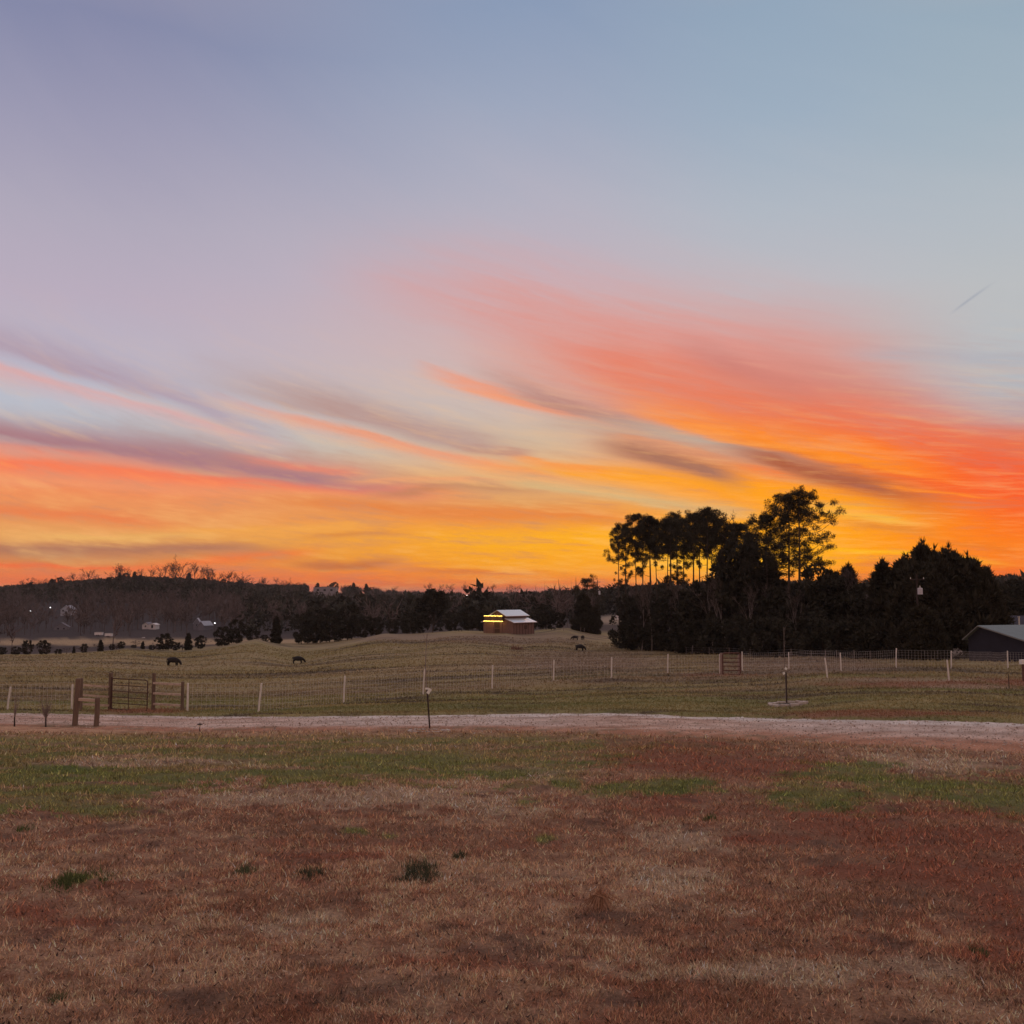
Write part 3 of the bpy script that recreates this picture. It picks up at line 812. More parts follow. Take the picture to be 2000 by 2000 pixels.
# --- round evergreen / thick understory tree
def round_pair(seed, h=10.0, width=4.0, lumps=70, base=.08, mat=None, leaf=.05):
    g = np.random.default_rng(seed)
    mb = MB(); bare_skeleton(g, mb, h, .35, 2, 5, h * .017, twigs=None)
    cs = []; rs_ = []
    for k in range(lumps):
        u = g.uniform(base, 1); R = width * math.sqrt(max(0, 1 - ((u - .52) / .52) ** 2)) * g.uniform(.35, 1.0) + .2
        a = g.uniform(0, 2 * pi)
        cs.append(np.array((R * cos(a), R * sin(a), h * (.04 + .88 * u)))); rs_.append(.22 * width * g.uniform(.6, 1.25))
    v, f = spray(cs, rs_, 62, leaf * h, leaf * .42 * h, .3, 1.0, seed)
    return mb.mesh('tree_trunk', M_bark), mesh_np('tree_crown', v, f, mat or M_leafdark)

# --- bare hardwoods
def bare_pair(seed, h=12.0, spread=.36, levels=3, kids=4, fork=.3, tw=1.6, r0=None, mat=None):
    g = np.random.default_rng(seed); mb = MB(); tw_ = []
    bare_skeleton(g, mb, h, spread, levels, kids, r0 or h * .014, twigs=tw_, fork=fork, tw=tw)
    return mb.mesh('bare_trunk', mat or M_bark), tri_mesh('bare_twigs', tw_, M_twig)

def plant_tree(name, pair, h0, px, py_top, d, label, cat='tree', group=None, rz=None, sx=1.0, names=('trunk', 'crown'), z=None, twig=False):
    x, y = at_dist(px, d)
    gz_ = h1(x, y) if z is None else z
    h = P(px, py_top, d)[2] - gz_
    t = thing(name, label, cat, (x, y, gz_ - .05), random.uniform(0, 2 * pi) if rz is None else rz, group)
    k = h / h0; t.scale = (k * sx, k * sx, k)
    link(names[0], pair[0], t); c_ = link(names[1], pair[1], t)
    if twig: c_['kind'] = 'stuff'
    return t

# pine grove on the right
PINES = [pine_pair(101 + i, 26, (.68, .75, .70, .65, .73, .69, .76)[i], (3.2, 3.9, 3.4, 4.2, 3.0, 3.7, 3.4)[i], (115, 130, 150, 125, 110, 140, 105)[i], (.012, -.010, .004, -.016, .018, -.004, .009)[i], (.26, .20, .23, .30, .17, .24, .19)[i], .15, .32, 1.05, (5, 9, 3, 11, 7, 4, 8)[i]) for i in range(7)]
grove = [(1210, 1020, 205), (1223, 1016, 206), (1243, 1004, 200), (1257, 1012, 204), (1271, 1003, 194), (1284, 1002, 198), (1302, 1008, 190), (1312, 1003, 186), (1325, 999, 182), (1338, 1001, 180), (1357, 996, 174), (1366, 993, 178), (1380, 990, 170), (1392, 997, 174), (1412, 1012, 166), (1428, 1008, 170), (1446, 1018, 164), (1466, 1024, 168)]
for i, (px, pt, d) in enumerate(grove):
    plant_tree('pine_tree', PINES[(i * 3) % 7], 26, px, pt + (0, 6, -3, 9, 2, 12)[i % 6], d + (0, 6, -3, 9, 3)[i % 5], 'tall slim pine with a bare trunk, %s from the left in the pine grove' % ORD[i], 'pine', 'pines standing in the grove', sx=.66 if i == 0 else .8 if i == 1 else 1.0 + .16 * math.sin(i * 2.1))
big = pine_pair(301, 26, .50, 5.8, 230, .012, .32, .06, .22, 1.0)
plant_tree('pine_tree', big, 26, 1560, 953, 150, 'tallest pine with a wide ragged crown right of the grove', 'pine', rz=.2)
plant_tree('pine_tree', pine_pair(302, 26, .54, 5.2, 230, -.010, .30, .1, .25, 1.05), 26, 1540, 962, 153, 'pine with a dense crown just left of the tallest pine', 'pine')
plant_tree('pine_tree', pine_pair(303, 24, .55, 5.0, 210, 0, .28, .0, .3, 1.0), 24, 1500, 1002, 156, 'shorter pine with a loose crown left of the two tallest pines', 'pine')
plant_tree('bare_tree', bare_pair(311, 12, .3, 3, 4), 12, 1437, 1000, 172, 'thin leafless treetop showing between the grove and the tall pines', 'tree', names=('trunk', 'crown'), twig=True)

# understory along the foot of the grove
UNDER = [round_pair(401 + i, 10, 3.6 + .5 * (i % 2), 74, .03, M_leafdark, .045) for i in range(4)]
under = [(1232, 1160, 196), (1260, 1152, 190), (1290, 1170, 186), (1316, 1146, 180), (1345, 1164, 176), (1372, 1128, 170), (1402, 1146, 166), (1428, 1088, 164), (1452, 1046, 162), (1480, 1076, 160), (1508, 1128, 156), (1530, 1140, 150), (1602, 1098, 142), (1570, 1132, 145), (1634, 1118, 140), (1662, 1150, 138), (1700, 1136, 134)]
for i, (px, pt, d) in enumerate(under):
    plant_tree('understory_tree', UNDER[i % 4], 10, px, pt, d, 'dense dark tree filling in under the pines, %s from the left' % ORD[i], 'tree', 'dark understory trees at the foot of the grove', sx=(1.0, .8, 1.2, .9)[i % 4] if pt > 1100 else .72)
USHRUB = [round_pair(421 + i, 4, 3.0, 46, .0, M_leafdark, .075) for i in range(2)]
for i, (px, pt, d) in enumerate([(1222, 1222, 203), (1246, 1218, 196), (1275, 1216, 189), (1306, 1214, 182), (1340, 1212, 174), (1378, 1208, 166), (1418, 1206, 159), (1455, 1205, 154), (1492, 1204, 148), (1530, 1208, 143), (1566, 1206, 139), (1604, 1208, 135), (1645, 1208, 132), (1688, 1208, 129), (1726, 1210, 127)]):
    plant_tree('undergrowth_bush', USHRUB[i % 2], 4, px, pt, d, 'dark bush in the undergrowth at the treeline, %s from the left' % ORD[i], 'bush', 'dark bushes along the treeline', names=('stem', 'foliage'))
thin = [bare_pair(441 + i, 12, .2, 3, 3, .4, 1.6, .10, M_palebark) for i in range(2)]
for i, (px, pt, d) in enumerate([(1252, 1130, 187), (1272, 1120, 183), (1318, 1124, 176), (1350, 1118, 170), (1392, 1110, 163), (1420, 1112, 159), (1470, 1130, 152), (1487, 1125, 150), (1556, 1140, 140), (1690, 1088, 137), (1672, 1104, 139), (1705, 1098, 140)]):
    plant_tree('bare_tree', thin[i % 2], 12, px, pt, d, 'slender leafless tree at the front of the treeline, %s from the left' % ORD[i], 'tree', 'slender bare trees at the treeline', names=('trunk', 'crown'), twig=True)

# cedars
CED = [cedar_pair(501, 13, 4.6, 1.15, 95), cedar_pair(502, 12, 5.2, .8, 95), cedar_pair(503, 9, 2.2, 1.3, 50, 1.1), cedar_pair(504, 6, 1.7, .9, 46)]
plant_tree('cedar_tree', CED[0], 13, 1803, 1064, 128, 'tall spiky cedar rising highest in the dark clump on the right', 'cedar', sx=1.0)
plant_tree('cedar_tree', CED[1], 12, 1852, 1076, 125, 'broad round-topped cedar in the middle of the dark clump', 'cedar', sx=1.0)
plant_tree('cedar_tree', CED[1], 12, 1892, 1090, 126, 'cedar with a sloping shoulder above the dark house', 'cedar', sx=1.1, rz=2.0)
plant_tree('cedar_tree', CED[0], 13, 1768, 1090, 128, 'lower cedar on the left flank of the dark clump', 'cedar', sx=1.25, rz=4.0)
plant_tree('cedar_tree', CED[2], 9, 1724, 1098, 132, 'narrow pointed cedar between the treeline and the dark clump', 'cedar', sx=1.25)
plant_tree('cedar_tree', CED[2], 9, 1655, 1106, 140, 'narrow spiky cedar right of the tall pines', 'cedar', sx=1.2, rz=1.0)
plant_tree('cedar_tree', CED[1], 12, 1828, 1078, 130, 'cedar filling the gap behind the tall spiky one', 'cedar', sx=1.2, rz=5.0)
plant_tree('cedar_tree', CED[1], 12, 1784, 1100, 124, 'dense cedar low on the left front of the dark clump', 'cedar', sx=1.1, rz=1.0)
plant_tree('cedar_tree', CED[1], 12, 1922, 1118, 124, 'cedar at the right end of the dark clump, its skirt over the house eave', 'cedar', sx=.8, rz=.5)
plant_tree('cedar_tree', CED[0], 13, 1828, 1120, 121, 'cedar low in front of the dark clump with drooping skirts', 'cedar', sx=1.25, rz=3.0)
plant_tree('cedar_tree', CED[1], 12, 1798, 1182, 114, 'squat cedar at the front hiding the foot of the utility pole', 'cedar', sx=1.3, rz=2.0)
for i, (px, pt, d) in enumerate([(1940, 1135, 165), (1962, 1128, 180), (1985, 1126, 178), (2012, 1124, 175), (2045, 1122, 175)]):
    plant_tree('round_tree', UNDER[i % 4], 10, px, pt, d, 'rounded dark tree behind the dark house, %s from the left' % ORD[i], 'tree', 'rounded trees behind the dark house')

# evergreens and hedge along the far edge of the pasture
EVR = [round_pair(601, 8, 3.4, 70, .02), round_pair(602, 8, 3.0, 64, .02), cedar_pair(603, 8, 2.4, .9, 60), cedar_pair(604, 8, 1.8, 1.2, 54)]
edge_list = [(8, 1262, 222, 1, 'low'), (36, 1262, 224, 0, 'low'), (58, 1247, 226, 1, ''), (88, 1249, 228, 0, ''), (118, 1266, 228, 1, 'low'), (148, 1262, 229, 3, 'small'), (168, 1255, 229, 1, ''), (200, 1249, 230, 2, ''), (222, 1256, 231, 1, ''), (241, 1252, 231, 0, ''), (264, 1258, 232, 1, 'low'), (282, 1252, 233, 2, ''), (300, 1258, 233, 1, 'low'), (322, 1236, 234, 0, ''), (345, 1252, 236, 1, 'low'), (370, 1236, 236, 2, ''), (394, 1240, 238, 0, ''),
    (436, 1222, 242, 0, ''), (464, 1208, 246, 0, ''), (495, 1220, 246, 1, ''), (519, 1238, 246, 1, 'low'), (541, 1203, 248, 3, 'conical')]
for i, (px, pt, d, k, wd) in enumerate(edge_list):
    lab = ('%s dark evergreen bush on the pasture edge, place %s from the left' % (wd, i + 1)).strip() if False else None
    plant_tree('evergreen_bush', EVR[k], 8, px, pt, d, '%s dark evergreen at the left pasture edge, %s of its row from the left' % (wd or 'rounded', (ORD + ['nineteenth', 'twentieth', 'twenty-first', 'twenty-second'])[i]), 'bush', 'evergreens along the left pasture edge', sx=1.5 if wd == 'low' else (1.0, 1.25, .85, 1.1)[i % 4], names=('stem', 'foliage'))
BR = [bare_pair(621 + i, 3.2, .5, 3, 4, .1, 2.4, .05) for i in range(2)]
gb_ = np.random.default_rng(63)
for i in range(16):
    px = 4 + i * 33 + gb_.uniform(-12, 12)
    plant_tree('brush', BR[i % 2], 3.2, px, 1263 - px * .045 + gb_.uniform(-5, 4) if px < 300 else 1250 - (px - 300) * .06 + gb_.uniform(-5, 4), 221 + px * .045, 'low tangle of bare brush on the left pasture edge', 'brush', 'bare brush along the left pasture edge', sx=2.2, names=('stem', 'crown'), twig=True)
mid_list = [(590, 1196, 262, 0), (618, 1180, 266, 1), (645, 1186, 264, 0), (680, 1180, 266, 0), (712, 1196, 262, 1), (735, 1204, 262, 0), (768, 1206, 262, 1), (800, 1194, 262, 0), (822, 1190, 265, 1), (882, 1196, 262, 0), (916, 1182, 262, 0), (945, 1186, 268, 1), (1012, 1186, 268, 0), (1066, 1178, 266, 0), (1092, 1192, 266, 1)]
for i, (px, pt, d, k) in enumerate(mid_list):
    plant_tree('evergreen_tree', EVR[k], 8, px, pt, d, 'dark rounded tree beyond the field crest, %s from the left in its row' % ORD[i], 'tree', 'dark trees beyond the field crest', sx=1.0)
plant_tree('round_tree', round_pair(611, 9, 3.2, 80, .3), 9, 845, 1147, 270, 'big round-crowned dark tree standing above the row left of the barn', 'tree')
plant_tree('pine_tree', pine_pair(612, 11, .35, 2.6, 60, 0, .16), 11, 1147, 1128, 262, 'open-topped pine right of the barn, alone above dark cedars', 'pine', sx=1.1)
plant_tree('cedar_tree', cedar_pair(613, 8, 3.3, .8, 70), 8, 1140, 1158, 258, 'wide dark cedar at the foot of the lone pine right of the barn', 'cedar')
plant_tree('cedar_tree', cedar_pair(614, 8, 2.8, .8, 60), 8, 1163, 1186, 256, 'lower dark cedar right of the lone pine', 'cedar')

# trees along the far left skyline: separate silhouettes
CB = [bare_pair(701 + i, 14, .34, 3, 4, .25, 2.2, .26) for i in range(5)]
sky_list = [(38, 1134), (62, 1126), (78, 1128), (96, 1130), (122, 1122), (146, 1120), (160, 1124), (176, 1110), (192, 1120), (226, 1104), (240, 1102), (250, 1106), (276, 1114), (292, 1112), (310, 1112), (322, 1104), (334, 1108), (346, 1102), (356, 1096), (366, 1106), (378, 1104), (392, 1106), (404, 1112), (416, 1110), (428, 1114), (444, 1118), (458, 1122), (470, 1122), (484, 1124), (500, 1122), (520, 1128), (534, 1126), (552, 1132), (575, 1134), (768, 1142), (840, 1140), (858, 1140), (880, 1140), (912, 1140), (926, 1140), (962, 1142), (996, 1142), (1008, 1142)]
for i, (px, pt) in enumerate(sky_list):
    plant_tree('bare_tree', CB[i % 5], 14, px, pt - (7 if 260 < px < 460 else 3), 930 + 40 * math.sin(i * 1.7) if px < 600 else 1250, 'leafless tree silhouetted along the far skyline', 'tree', 'leafless trees on the far skyline', sx=1.15, names=('trunk', 'crown'), twig=True)
CE = [round_pair(721, 10, 3.8, 40, .1), cedar_pair(722, 10, 3.0, .8, 36)]
for i, (px, pt) in enumerate([(56, 1136), (100, 1130), (112, 1126), (166, 1134), (212, 1126), (232, 1118), (244, 1118), (262, 1116), (270, 1122), (288, 1128), (318, 1128), (368, 1118), (388, 1130), (398, 1128), (440, 1130), (620, 1138), (650, 1136), (690, 1138), (470, 1132), (715, 1140)]):
    plant_tree('evergreen_tree', CE[i % 2], 10, px, pt, 925 + 15 * (i % 4) if px < 500 else 1060, 'rounded dark evergreen standing on the far skyline', 'tree', 'evergreens on the far skyline')

# the far woods: one mass
def low_bare(g, h):
    v = []
    def tri(a, b, c): v.append((a, b, c))
    def rib(p, q, w):
        s = np.cross(q - p, g.normal(size=3)); s = s / (np.linalg.norm(s) + 1e-9) * w
        tri(p - s, p + s, q)
    top = np.array((g.normal() * .4, g.normal() * .4, h * .7)); rib(np.array((0, 0, -1.)), top, .22); rib(np.array((0, 0, -1.)), top * 1.2, .20)
    for _ in range(9):
        t = g.uniform(.35, 1); p = top * t; a = g.uniform(0, 2 * pi); L = h * g.uniform(.22, .42)
        q = p + np.array((cos(a) * .6, sin(a) * .6, .8)) * L; rib(p, q, .10)
        for _ in range(6):
            s = g.uniform(.2, 1.); m = p + (q - p) * s; dd = np.array((cos(a) * .4, sin(a) * .4, .7)) + g.normal(size=3) * .5
            rib(m, m + dd * L * .55, .17)
    return np.array(v)
def low_ever(g, h):
    w = h * .28; n = 46
    cs = []
    for _ in range(n):
        u = g.uniform(.05, 1); R = w * math.sqrt(max(0.02, 1 - ((u - .5) / .55) ** 2)) * g.uniform(.5, 1); a = g.uniform(0, 2 * pi); cs.append((R * cos(a), R * sin(a), h * u))
    vv, _ = spray(cs, [w * .3] * n, 2, h * .16, h * .06, .4, 1, int(g.integers(1e6)))
    return vv.reshape(-1, 3, 3)
gq = np.random.default_rng(77)
LB = [low_bare(gq, 13.) for _ in range(8)]; LE = [low_ever(gq, 12.) for _ in range(6)]
N0 = 22000
aa = np.radians(gq.uniform(-30, 31, N0)); r2 = np.sqrt(gq.uniform(300 ** 2, 1500 ** 2, N0))
fx_, fy_ = r2 * np.sin(aa), r2 * np.cos(aa); fz_ = hbase(fx_, fy_)
fpx, fpy = project(fx_, fy_, fz_)
dens = np.where(r2 < 900, .55, .75) * np.ones(N0)
dens = np.where(r2 < 480, np.where(fpx < 600, .10, .25), dens)
dens[(fpx < 720) & (fpy > 1243) & (fpy < 1266)] = 0                      # the pale field
dens[(fpx < 480) & (fpy > 1186) & (fpy < 1246)] *= 1.0
dens[(np.abs(fpx - 1195) < 24) & (r2 < 470)] = 0
for (hx, hy, hw) in [(131, 1201, 26), (118, 1232, 26), (293, 1229, 24), (200, 1243, 34), (262, 1249, 30), (390, 1231, 24), (420, 1224, 12), (60, 1200, 10), (98, 1192, 10), (634, 1157, 34), (362, 1185, 10), (708, 1166, 10), (911, 1168, 8)]:
    dens[(np.abs(fpx - hx) < hw) & (fpy > hy - 4) & (fpy < hy + 22)] = 0
dens[(fpx > 1180) & (r2 < 330)] = 0
dens[(fpx < 1180) & (r2 < 300)] = 0
keep = gq.uniform(0, 1, N0) < dens
vs = []; cs_ = []
evn = fbm(fx_ * .006, fy_ * .006, 91, 3)
for i in np.where(keep)[0]:
    ev = gq.uniform() < (0.0 if fpx[i] < 480 and fpy[i] > 1180 else np.clip((evn[i] - .42) * 3.0, .08, .8))
    m = (LE if ev else LB)[int(gq.integers(6))]
    k = gq.uniform(.7, 1.15) * (.62 if fpx[i] > 740 and r2[i] > 900 else .85 if fpx[i] > 560 and r2[i] > 1045 else .72 if r2[i] > 840 else 1.0)
    a = gq.uniform(0, 2 * pi); ca, sa = cos(a), sin(a)
    t = m.reshape(-1, 3) * k
    w = np.stack([t[:, 0] * ca - t[:, 1] * sa + fx_[i], t[:, 0] * sa + t[:, 1] * ca + fy_[i], t[:, 2] + fz_[i]], 1)
    vs.append(w); cc_ = np.array((.038, .036, .025)) if ev else np.array((.118, .088, .082))
    cs_.append(np.tile(cc_ * gq.uniform(.75, 1.3), (len(w), 1)))
fv = np.vstack(vs); fc = np.vstack(cs_)
setp(link('far_woods', mesh_np('far_woods', fv, np.arange(len(fv), dtype=np.int32).reshape(-1, 3), M_wood_far, False, fc)), kind='stuff')

HAZE = 7.0e-5
# ------------------------------------------------------------------ built things
M_post = material('weathered_wood', (.165, .115, .088), 0.3, 9.0, 0.9, bump=0.3, stretch=(1, 1, .2))
M_rail = material('rail_wood', (.52, .40, .32), 0.3, 9.0, 0.9, stretch=(.2, 1, 1))
M_pale = material('pale_post', (.72, .67, .63), 0.12, 8.0, 0.7)
M_wire = material('fence_wire', (.62, .57, .55), 0.1, 3.0, 0.5, metal=.3)
M_gpost = material('gate_post_wood', (.36, .27, .24), 0.2, 8.0, 0.9)
M_rust = material('dark_gate_tube', (.085, .045, .036), 0.35, 12.0, 0.7)
M_rust2 = material('rusty_gate_tube', (.13, .065, .055), 0.35, 12.0, 0.7)
M_dark = material('dark_stake', (.05, .035, .032), 0.2, 6.0, 0.8)
M_white = material('white_tag', (.80, .80, .76), 0.05, 6.0, 0.6)
M_stone = material('pale_stone', (.46, .39, .36), 0.25, 14.0, 0.95, bump=0.3, two=(.56, .50, .47))
M_barn = material('barn_boards', (.200, .115, .095), 0.3, 5.0, 0.85, stretch=(3, 3, .4))
M_barn2 = material('barn_dark', (.09, .055, .045), 0.2, 4.0, 0.9)
M_roof = material('metal_roof', (.88, .87, .90), 0.05, 1.5, 0.34, metal=.65)
M_cow = material('cow_hide_black', (.018, .014, .014), 0.3, 5.0, 0.75)
M_amber = material('amber_bulb', (.8, .5, .1), 0.0, 1.0, 0.5, emit=((1.0, .66, .12), 11.0))
M_lamp = material('yard_lamp_glow', (.9, .9, .9), 0.0, 1.0, 0.5, emit=((.95, .98, 1.0), 3.0))

def post_pts(pt, pb, d, r, n=8):
    """tapered post from a photo top to a photo base standing at distance d (local to its base)"""
    a = P(*pb, d); b = P(*pt, d)
    return MB().tube([(0, 0, -.25), tuple((b - a) * .5), tuple(b - a)], [r * 1.03, r, r * .94], n)

def bar(mb, p, q, w, h):
    """square-edged timber between two points"""
    p = np.array(p, float); q = np.array(q, float); t = q - p; L = np.linalg.norm(t); t /= L
    s = np.cross(t, (0, 0, 1.)); s /= np.linalg.norm(s); u = np.cross(s, t)
    vs = [m + s * i * w / 2 + u * j * h / 2 for m in (p, q) for i, j in ((-1, -1), (1, -1), (1, 1), (-1, 1))]
    mb.add(vs, [(3, 2, 1, 0), (4, 5, 6, 7), (0, 1, 5, 4), (1, 2, 6, 5), (2, 3, 7, 6), (3, 0, 4, 7)])
    return mb

# --- white fence posts and woven wire, in three runs
def on_ground(px, py):
    x, y = ground_at(px, py); return np.array((x, y, h1(x, y)))
def wire_fence(label, pts, name='wire_fence', posts=None):
    """pts: list of (base px, base py, top py, lean px)"""
    bases = [on_ground(p[0], p[1]) for p in pts]
    t = thing(name, label, 'fence', tuple(bases[0]), 0)
    o0 = bases[0]
    for p, b in zip(pts, bases):
        hgt = (p[1] - p[2]) / F * b[1]; lean = p[3] / F * b[1]
        mb = MB().tube([(0, 0, -.3), (lean * .5, 0, hgt * .5), (lean, 0, hgt - .02), (lean, 0, hgt)], [.044, .042, .040, .028], 7)
        link('fence_post', mb.mesh('fence_post', M_pale), t, tuple(b - o0))
    for a, b in zip(bases[:-1], bases[1:]):
        L = np.linalg.norm((b - a)[:2]); n = max(4, int(L / .2)); mb = MB(); H_ = 1.14
        u = (b - a) / L
        line = []
        for i in range(n + 1):
            q = a + (b - a) * i / n; q[2] = h1(q[0], q[1]) + .03; line.append(q - a)
        for i, q in enumerate(line): mb.tube([q, q + np.array((0, 0, H_))], .0048, 3, cap=False)
        for k in range(7):
            z = H_ * (k / 6.0) ** .85
            for i in range(0, n, 3):
                j = min(n, i + 3); mb.tube([line[i] + np.array((0, 0, z)), line[j] + np.array((0, 0, z))], .0026, 3, cap=False)
        w = link('wire_mesh', mb.mesh('wire_mesh', M_wire), t, tuple(a - o0)); w['kind'] = 'stuff'
    return t
wire_fence('woven wire fence left of the wooden gate with one leaning white post', [(-140, 1384, 1334, 0), (13, 1386, 1336, 6), (140, 1389, 1339, 0)])
wire_fence('woven wire fence with white posts between the wooden gate and the small rusty gate', [(366, 1391, 1336, 0), (504, 1392, 1335, 6), (671, 1372, 1320, 2), (826, 1354, 1305, 3), (961, 1343, 1298, 1), (1081, 1334, 1293, 1), (1194, 1327, 1287, 1), (1304, 1319, 1281, 1), (1406, 1317, 1279, 0)])
wire_fence('woven wire fence with white posts right of the small rusty gate', [(1450, 1316, 1278, 0), (1541, 1312, 1278, 0), (1643, 1312, 1277, -1), (1750, 1310, 1272, 2), (1858, 1309, 1275, 1), (1969, 1309, 1275, 0), (2090, 1310, 1274, 0)])

# two leaning white stakes nearer than the fence on the right
for px, pb, pt, ln, lab in ((1617, 1328, 1290, -5, 'white stake leaning left in front of the fence, nearest the stone ring'), (1854, 1330, 1290, -3, 'white stake in front of the fence beside the pale strip of ground')):
    b = on_ground(px, pb); hgt = (pb - pt) / F * b[1]; le = ln / F * b[1]
    o = link('white_stake', MB().tube([(0, 0, -.3), (le * .5, 0, hgt * .5), (le, 0, hgt)], [.042, .040, .034], 7).mesh('white_stake', M_pale), None, tuple(b))
    setp(o, lab, 'stake', 'white stakes in front of the fence')

# --- old fence posts in the shade of the treeline
b0 = on_ground(1340, 1277)
t = thing('old_fence', 'low old fence of thin grey posts along the foot of the treeline', 'fence', tuple(b0))
pr = None
for px, py in ((1340, 1277), (1385, 1279), (1424, 1281), (1465, 1283), (1500, 1284), (1545, 1286), (1584, 1287), (1612, 1288), (1634, 1288), (1668, 1289), (1700, 1289)):
    b = on_ground(px, py)
    link('fence_post', MB().tube([(0, 0, -.3), (.03, 0, .6), (.02, 0, 1.15)], [.05, .048, .042], 6).mesh('fence_post', M_palebark), t, tuple(b - b0))
    if pr is not None:
        mb = MB()
        for z in (.4, .75, 1.05): mb.tube([pr - b0 + np.array((0, 0, z)), b - b0 + np.array((0, 0, z))], .006, 3, cap=False)
        link('wire_strand', mb.mesh('wire_strand', M_wire), t)['kind'] = 'stuff'
    pr = b
b0 = on_ground(1068, 1232)
t = thing('old_fence', 'short line of thin posts on the field crest right of the barn', 'fence', tuple(b0))
for px, py in ((1068, 1231), (1101, 1233), (1134, 1236), (1141, 1237)):
    b = on_ground(px, py)
    link('fence_post', MB().tube([(0, 0, -.3), (.02, 0, .6), (.04, 0, 1.3)], [.06, .058, .05], 6).mesh('fence_post', M_palebark), t, tuple(b - b0))

# --- timber brace on the near side of the drive: tall post, short post and rail
bA = on_ground(146, 1420); dA = bA[1]
t = thing('timber_brace', 'tall and short timber posts joined by a rail on the near side of the drive', 'post', tuple(bA))
hA = (1420 - 1325) / F * dA
link('tall_post', MB().tube([(0, 0, -.3), (0, 0, .05), (.03, 0, hA * .5), (.065, 0, hA - .02), (.065, 0, hA)], [.088, .086, .083, .080, .066], 9).mesh('tall_post', M_post), t)
bB = P(187.5, 1425, dA); hB = (1425 - 1364) / F * dA
link('short_post', MB().tube([(0, 0, -.3), (0, 0, .05), (.02, 0, hB * .5), (.02, 0, hB - .02), (.02, 0, hB)], [.078, .078, .076, .075, .062], 9).mesh('short_post', M_post), t, tuple(bB - bA))
mb = bar(MB(), P(154, 1366, dA) - bA, P(186, 1368, dA) - bA, .09, .085)
link('rail', mb.mesh('rail', M_rail), t)

# --- timber panels on either side of the field gate
def timber_panel(label, L, R_, rails, rw=.085):
    (lx, lb, lt, lr), (rx, rb, rt_, rr) = L, R_
    a = on_ground(lx, lb); b = on_ground(rx, rb)
    t = thing('timber_fence', label, 'fence', tuple(a))
    ha = (lb - lt) / F * a[1]; hb = (rb - rt_) / F * b[1]
    link('post', MB().tube([(0, 0, -.3), (0, 0, ha * .5), (0, 0, ha - .02), (0, 0, ha)], [lr, lr * .98, lr * .95, lr * .8], 9).mesh('post', M_post), t)
    link('post', MB().tube([(0, 0, -.3), (0, 0, hb * .5), (0, 0, hb - .02), (0, 0, hb)], [rr, rr * .98, rr * .95, rr * .8], 9).mesh('post', M_post), t, tuple(b - a))
    for y0, y1 in rails:
        link('rail', bar(MB(), P(lx, y0, a[1]) - a, P(rx, y1, b[1]) - a, .09, rw).mesh('rail', M_rail), t)
    return a, b
a1, c1 = timber_panel('timber fence panel left of the dark tubular gate, half behind the tall post', (157, 1390, 1327, .075), (214.5, 1388, 1314, .088), [(1337.5, 1341.5), (1357, 1361), (1375, 1378)])
e1, f1 = timber_panel('timber fence panel of three rails right of the dark tubular gate', (299, 1387, 1315, .080), (355.5, 1390, 1333, .068), [(1334, 1337), (1354, 1357), (1375, 1378)])

# --- dark tubular field gate
def round_frame(mb, w, h, r, rad, z0=.0, drop=0.0):
    """tube frame with rounded upper and lower corners, in the local x-z plane"""
    pts = []
    for cx, cz, a0 in ((r, z0 + r, pi), (w - r, z0 + r, 1.5 * pi), (w - r, z0 + h - r, 0), (r, z0 + h - r, .5 * pi)):
        for k in range(4):
            a = a0 + k / 3 * pi / 2; pts.append((cx + r * cos(a), 0, cz + r * sin(a)))
    pts.append(pts[0]); mb.tube(pts, rad, 6, cap=False)
    return mb
gl = P(217, 1384, c1[1] - .12); gr = P(287, 1388.5, c1[1] - 1.15)
W_ = float(np.hypot(*(gr - gl)[:2])); Hg = (1383 - 1325) / F * gl[1]
t = thing('field_gate', 'dark tubular metal field gate hung between timber posts', 'gate', tuple(gl), atan2(gr[1] - gl[1], gr[0] - gl[0]))
link('frame', round_frame(MB(), W_, Hg, .12, .024).mesh('frame', M_rust), t)
for k in range(1, 5):
    link('bar', MB().tube([(.02, 0, Hg * (k / 5.0) * .98), (W_ - .02, 0, Hg * (k / 5.0) * .98)], .019, 6).mesh('bar', M_rust), t)
link('upright', MB().tube([(W_ * .47, .022, .02), (W_ * .47, .022, Hg - .02)], .016, 6).mesh('upright', M_rust), t)
link('hinge_stile', MB().tube([(-.035, .03, -.02), (-.035, .03, Hg + .05)], .034, 7).mesh('hinge_stile', M_rust), t)
link('latch', MB().box((W_ + .03, 0, Hg * .62), (.08, .03, .04)).mesh('latch', M_rust), t)

# --- small rusty walk gate in the fence
gb = on_ground(1412, 1318.5); dW = gb[1]
t = thing('walk_gate', 'small rusty brown five-bar gate in the middle of the wire fence', 'gate', tuple(gb))
w_ = 34 / F * dW; h_ = 42 / F * dW
link('frame', round_frame(MB(), w_, h_, .13, .046).mesh('frame', M_rust2), t)
for k, z in enumerate((.20, .40, .58, .76)):
    link('bar', MB().tube([(.03, 0, h_ * z), (w_ - .03, 0, h_ * z)], .036, 6).mesh('bar', M_rust2), t)
b = P(1409, 1318, dW + .25)
o = link('gate_post', MB().box((0, 0, .62), (.15, .12, 1.44)).mesh('gate_post', M_gpost), None, (b[0], b[1], h1(b[0], b[1])))
setp(o, 'square pale post at the left side of the small rusty gate', 'post')
b = P(1443.5, 1317, dW + .35)
o = link('gate_post', MB().box((0, 0, .6), (.13, .12, 1.36)).mesh('gate_post', M_gpost), None, (b[0], b[1], h1(b[0], b[1])))
setp(o, 'square pale post seen through the right side of the small rusty gate', 'post')

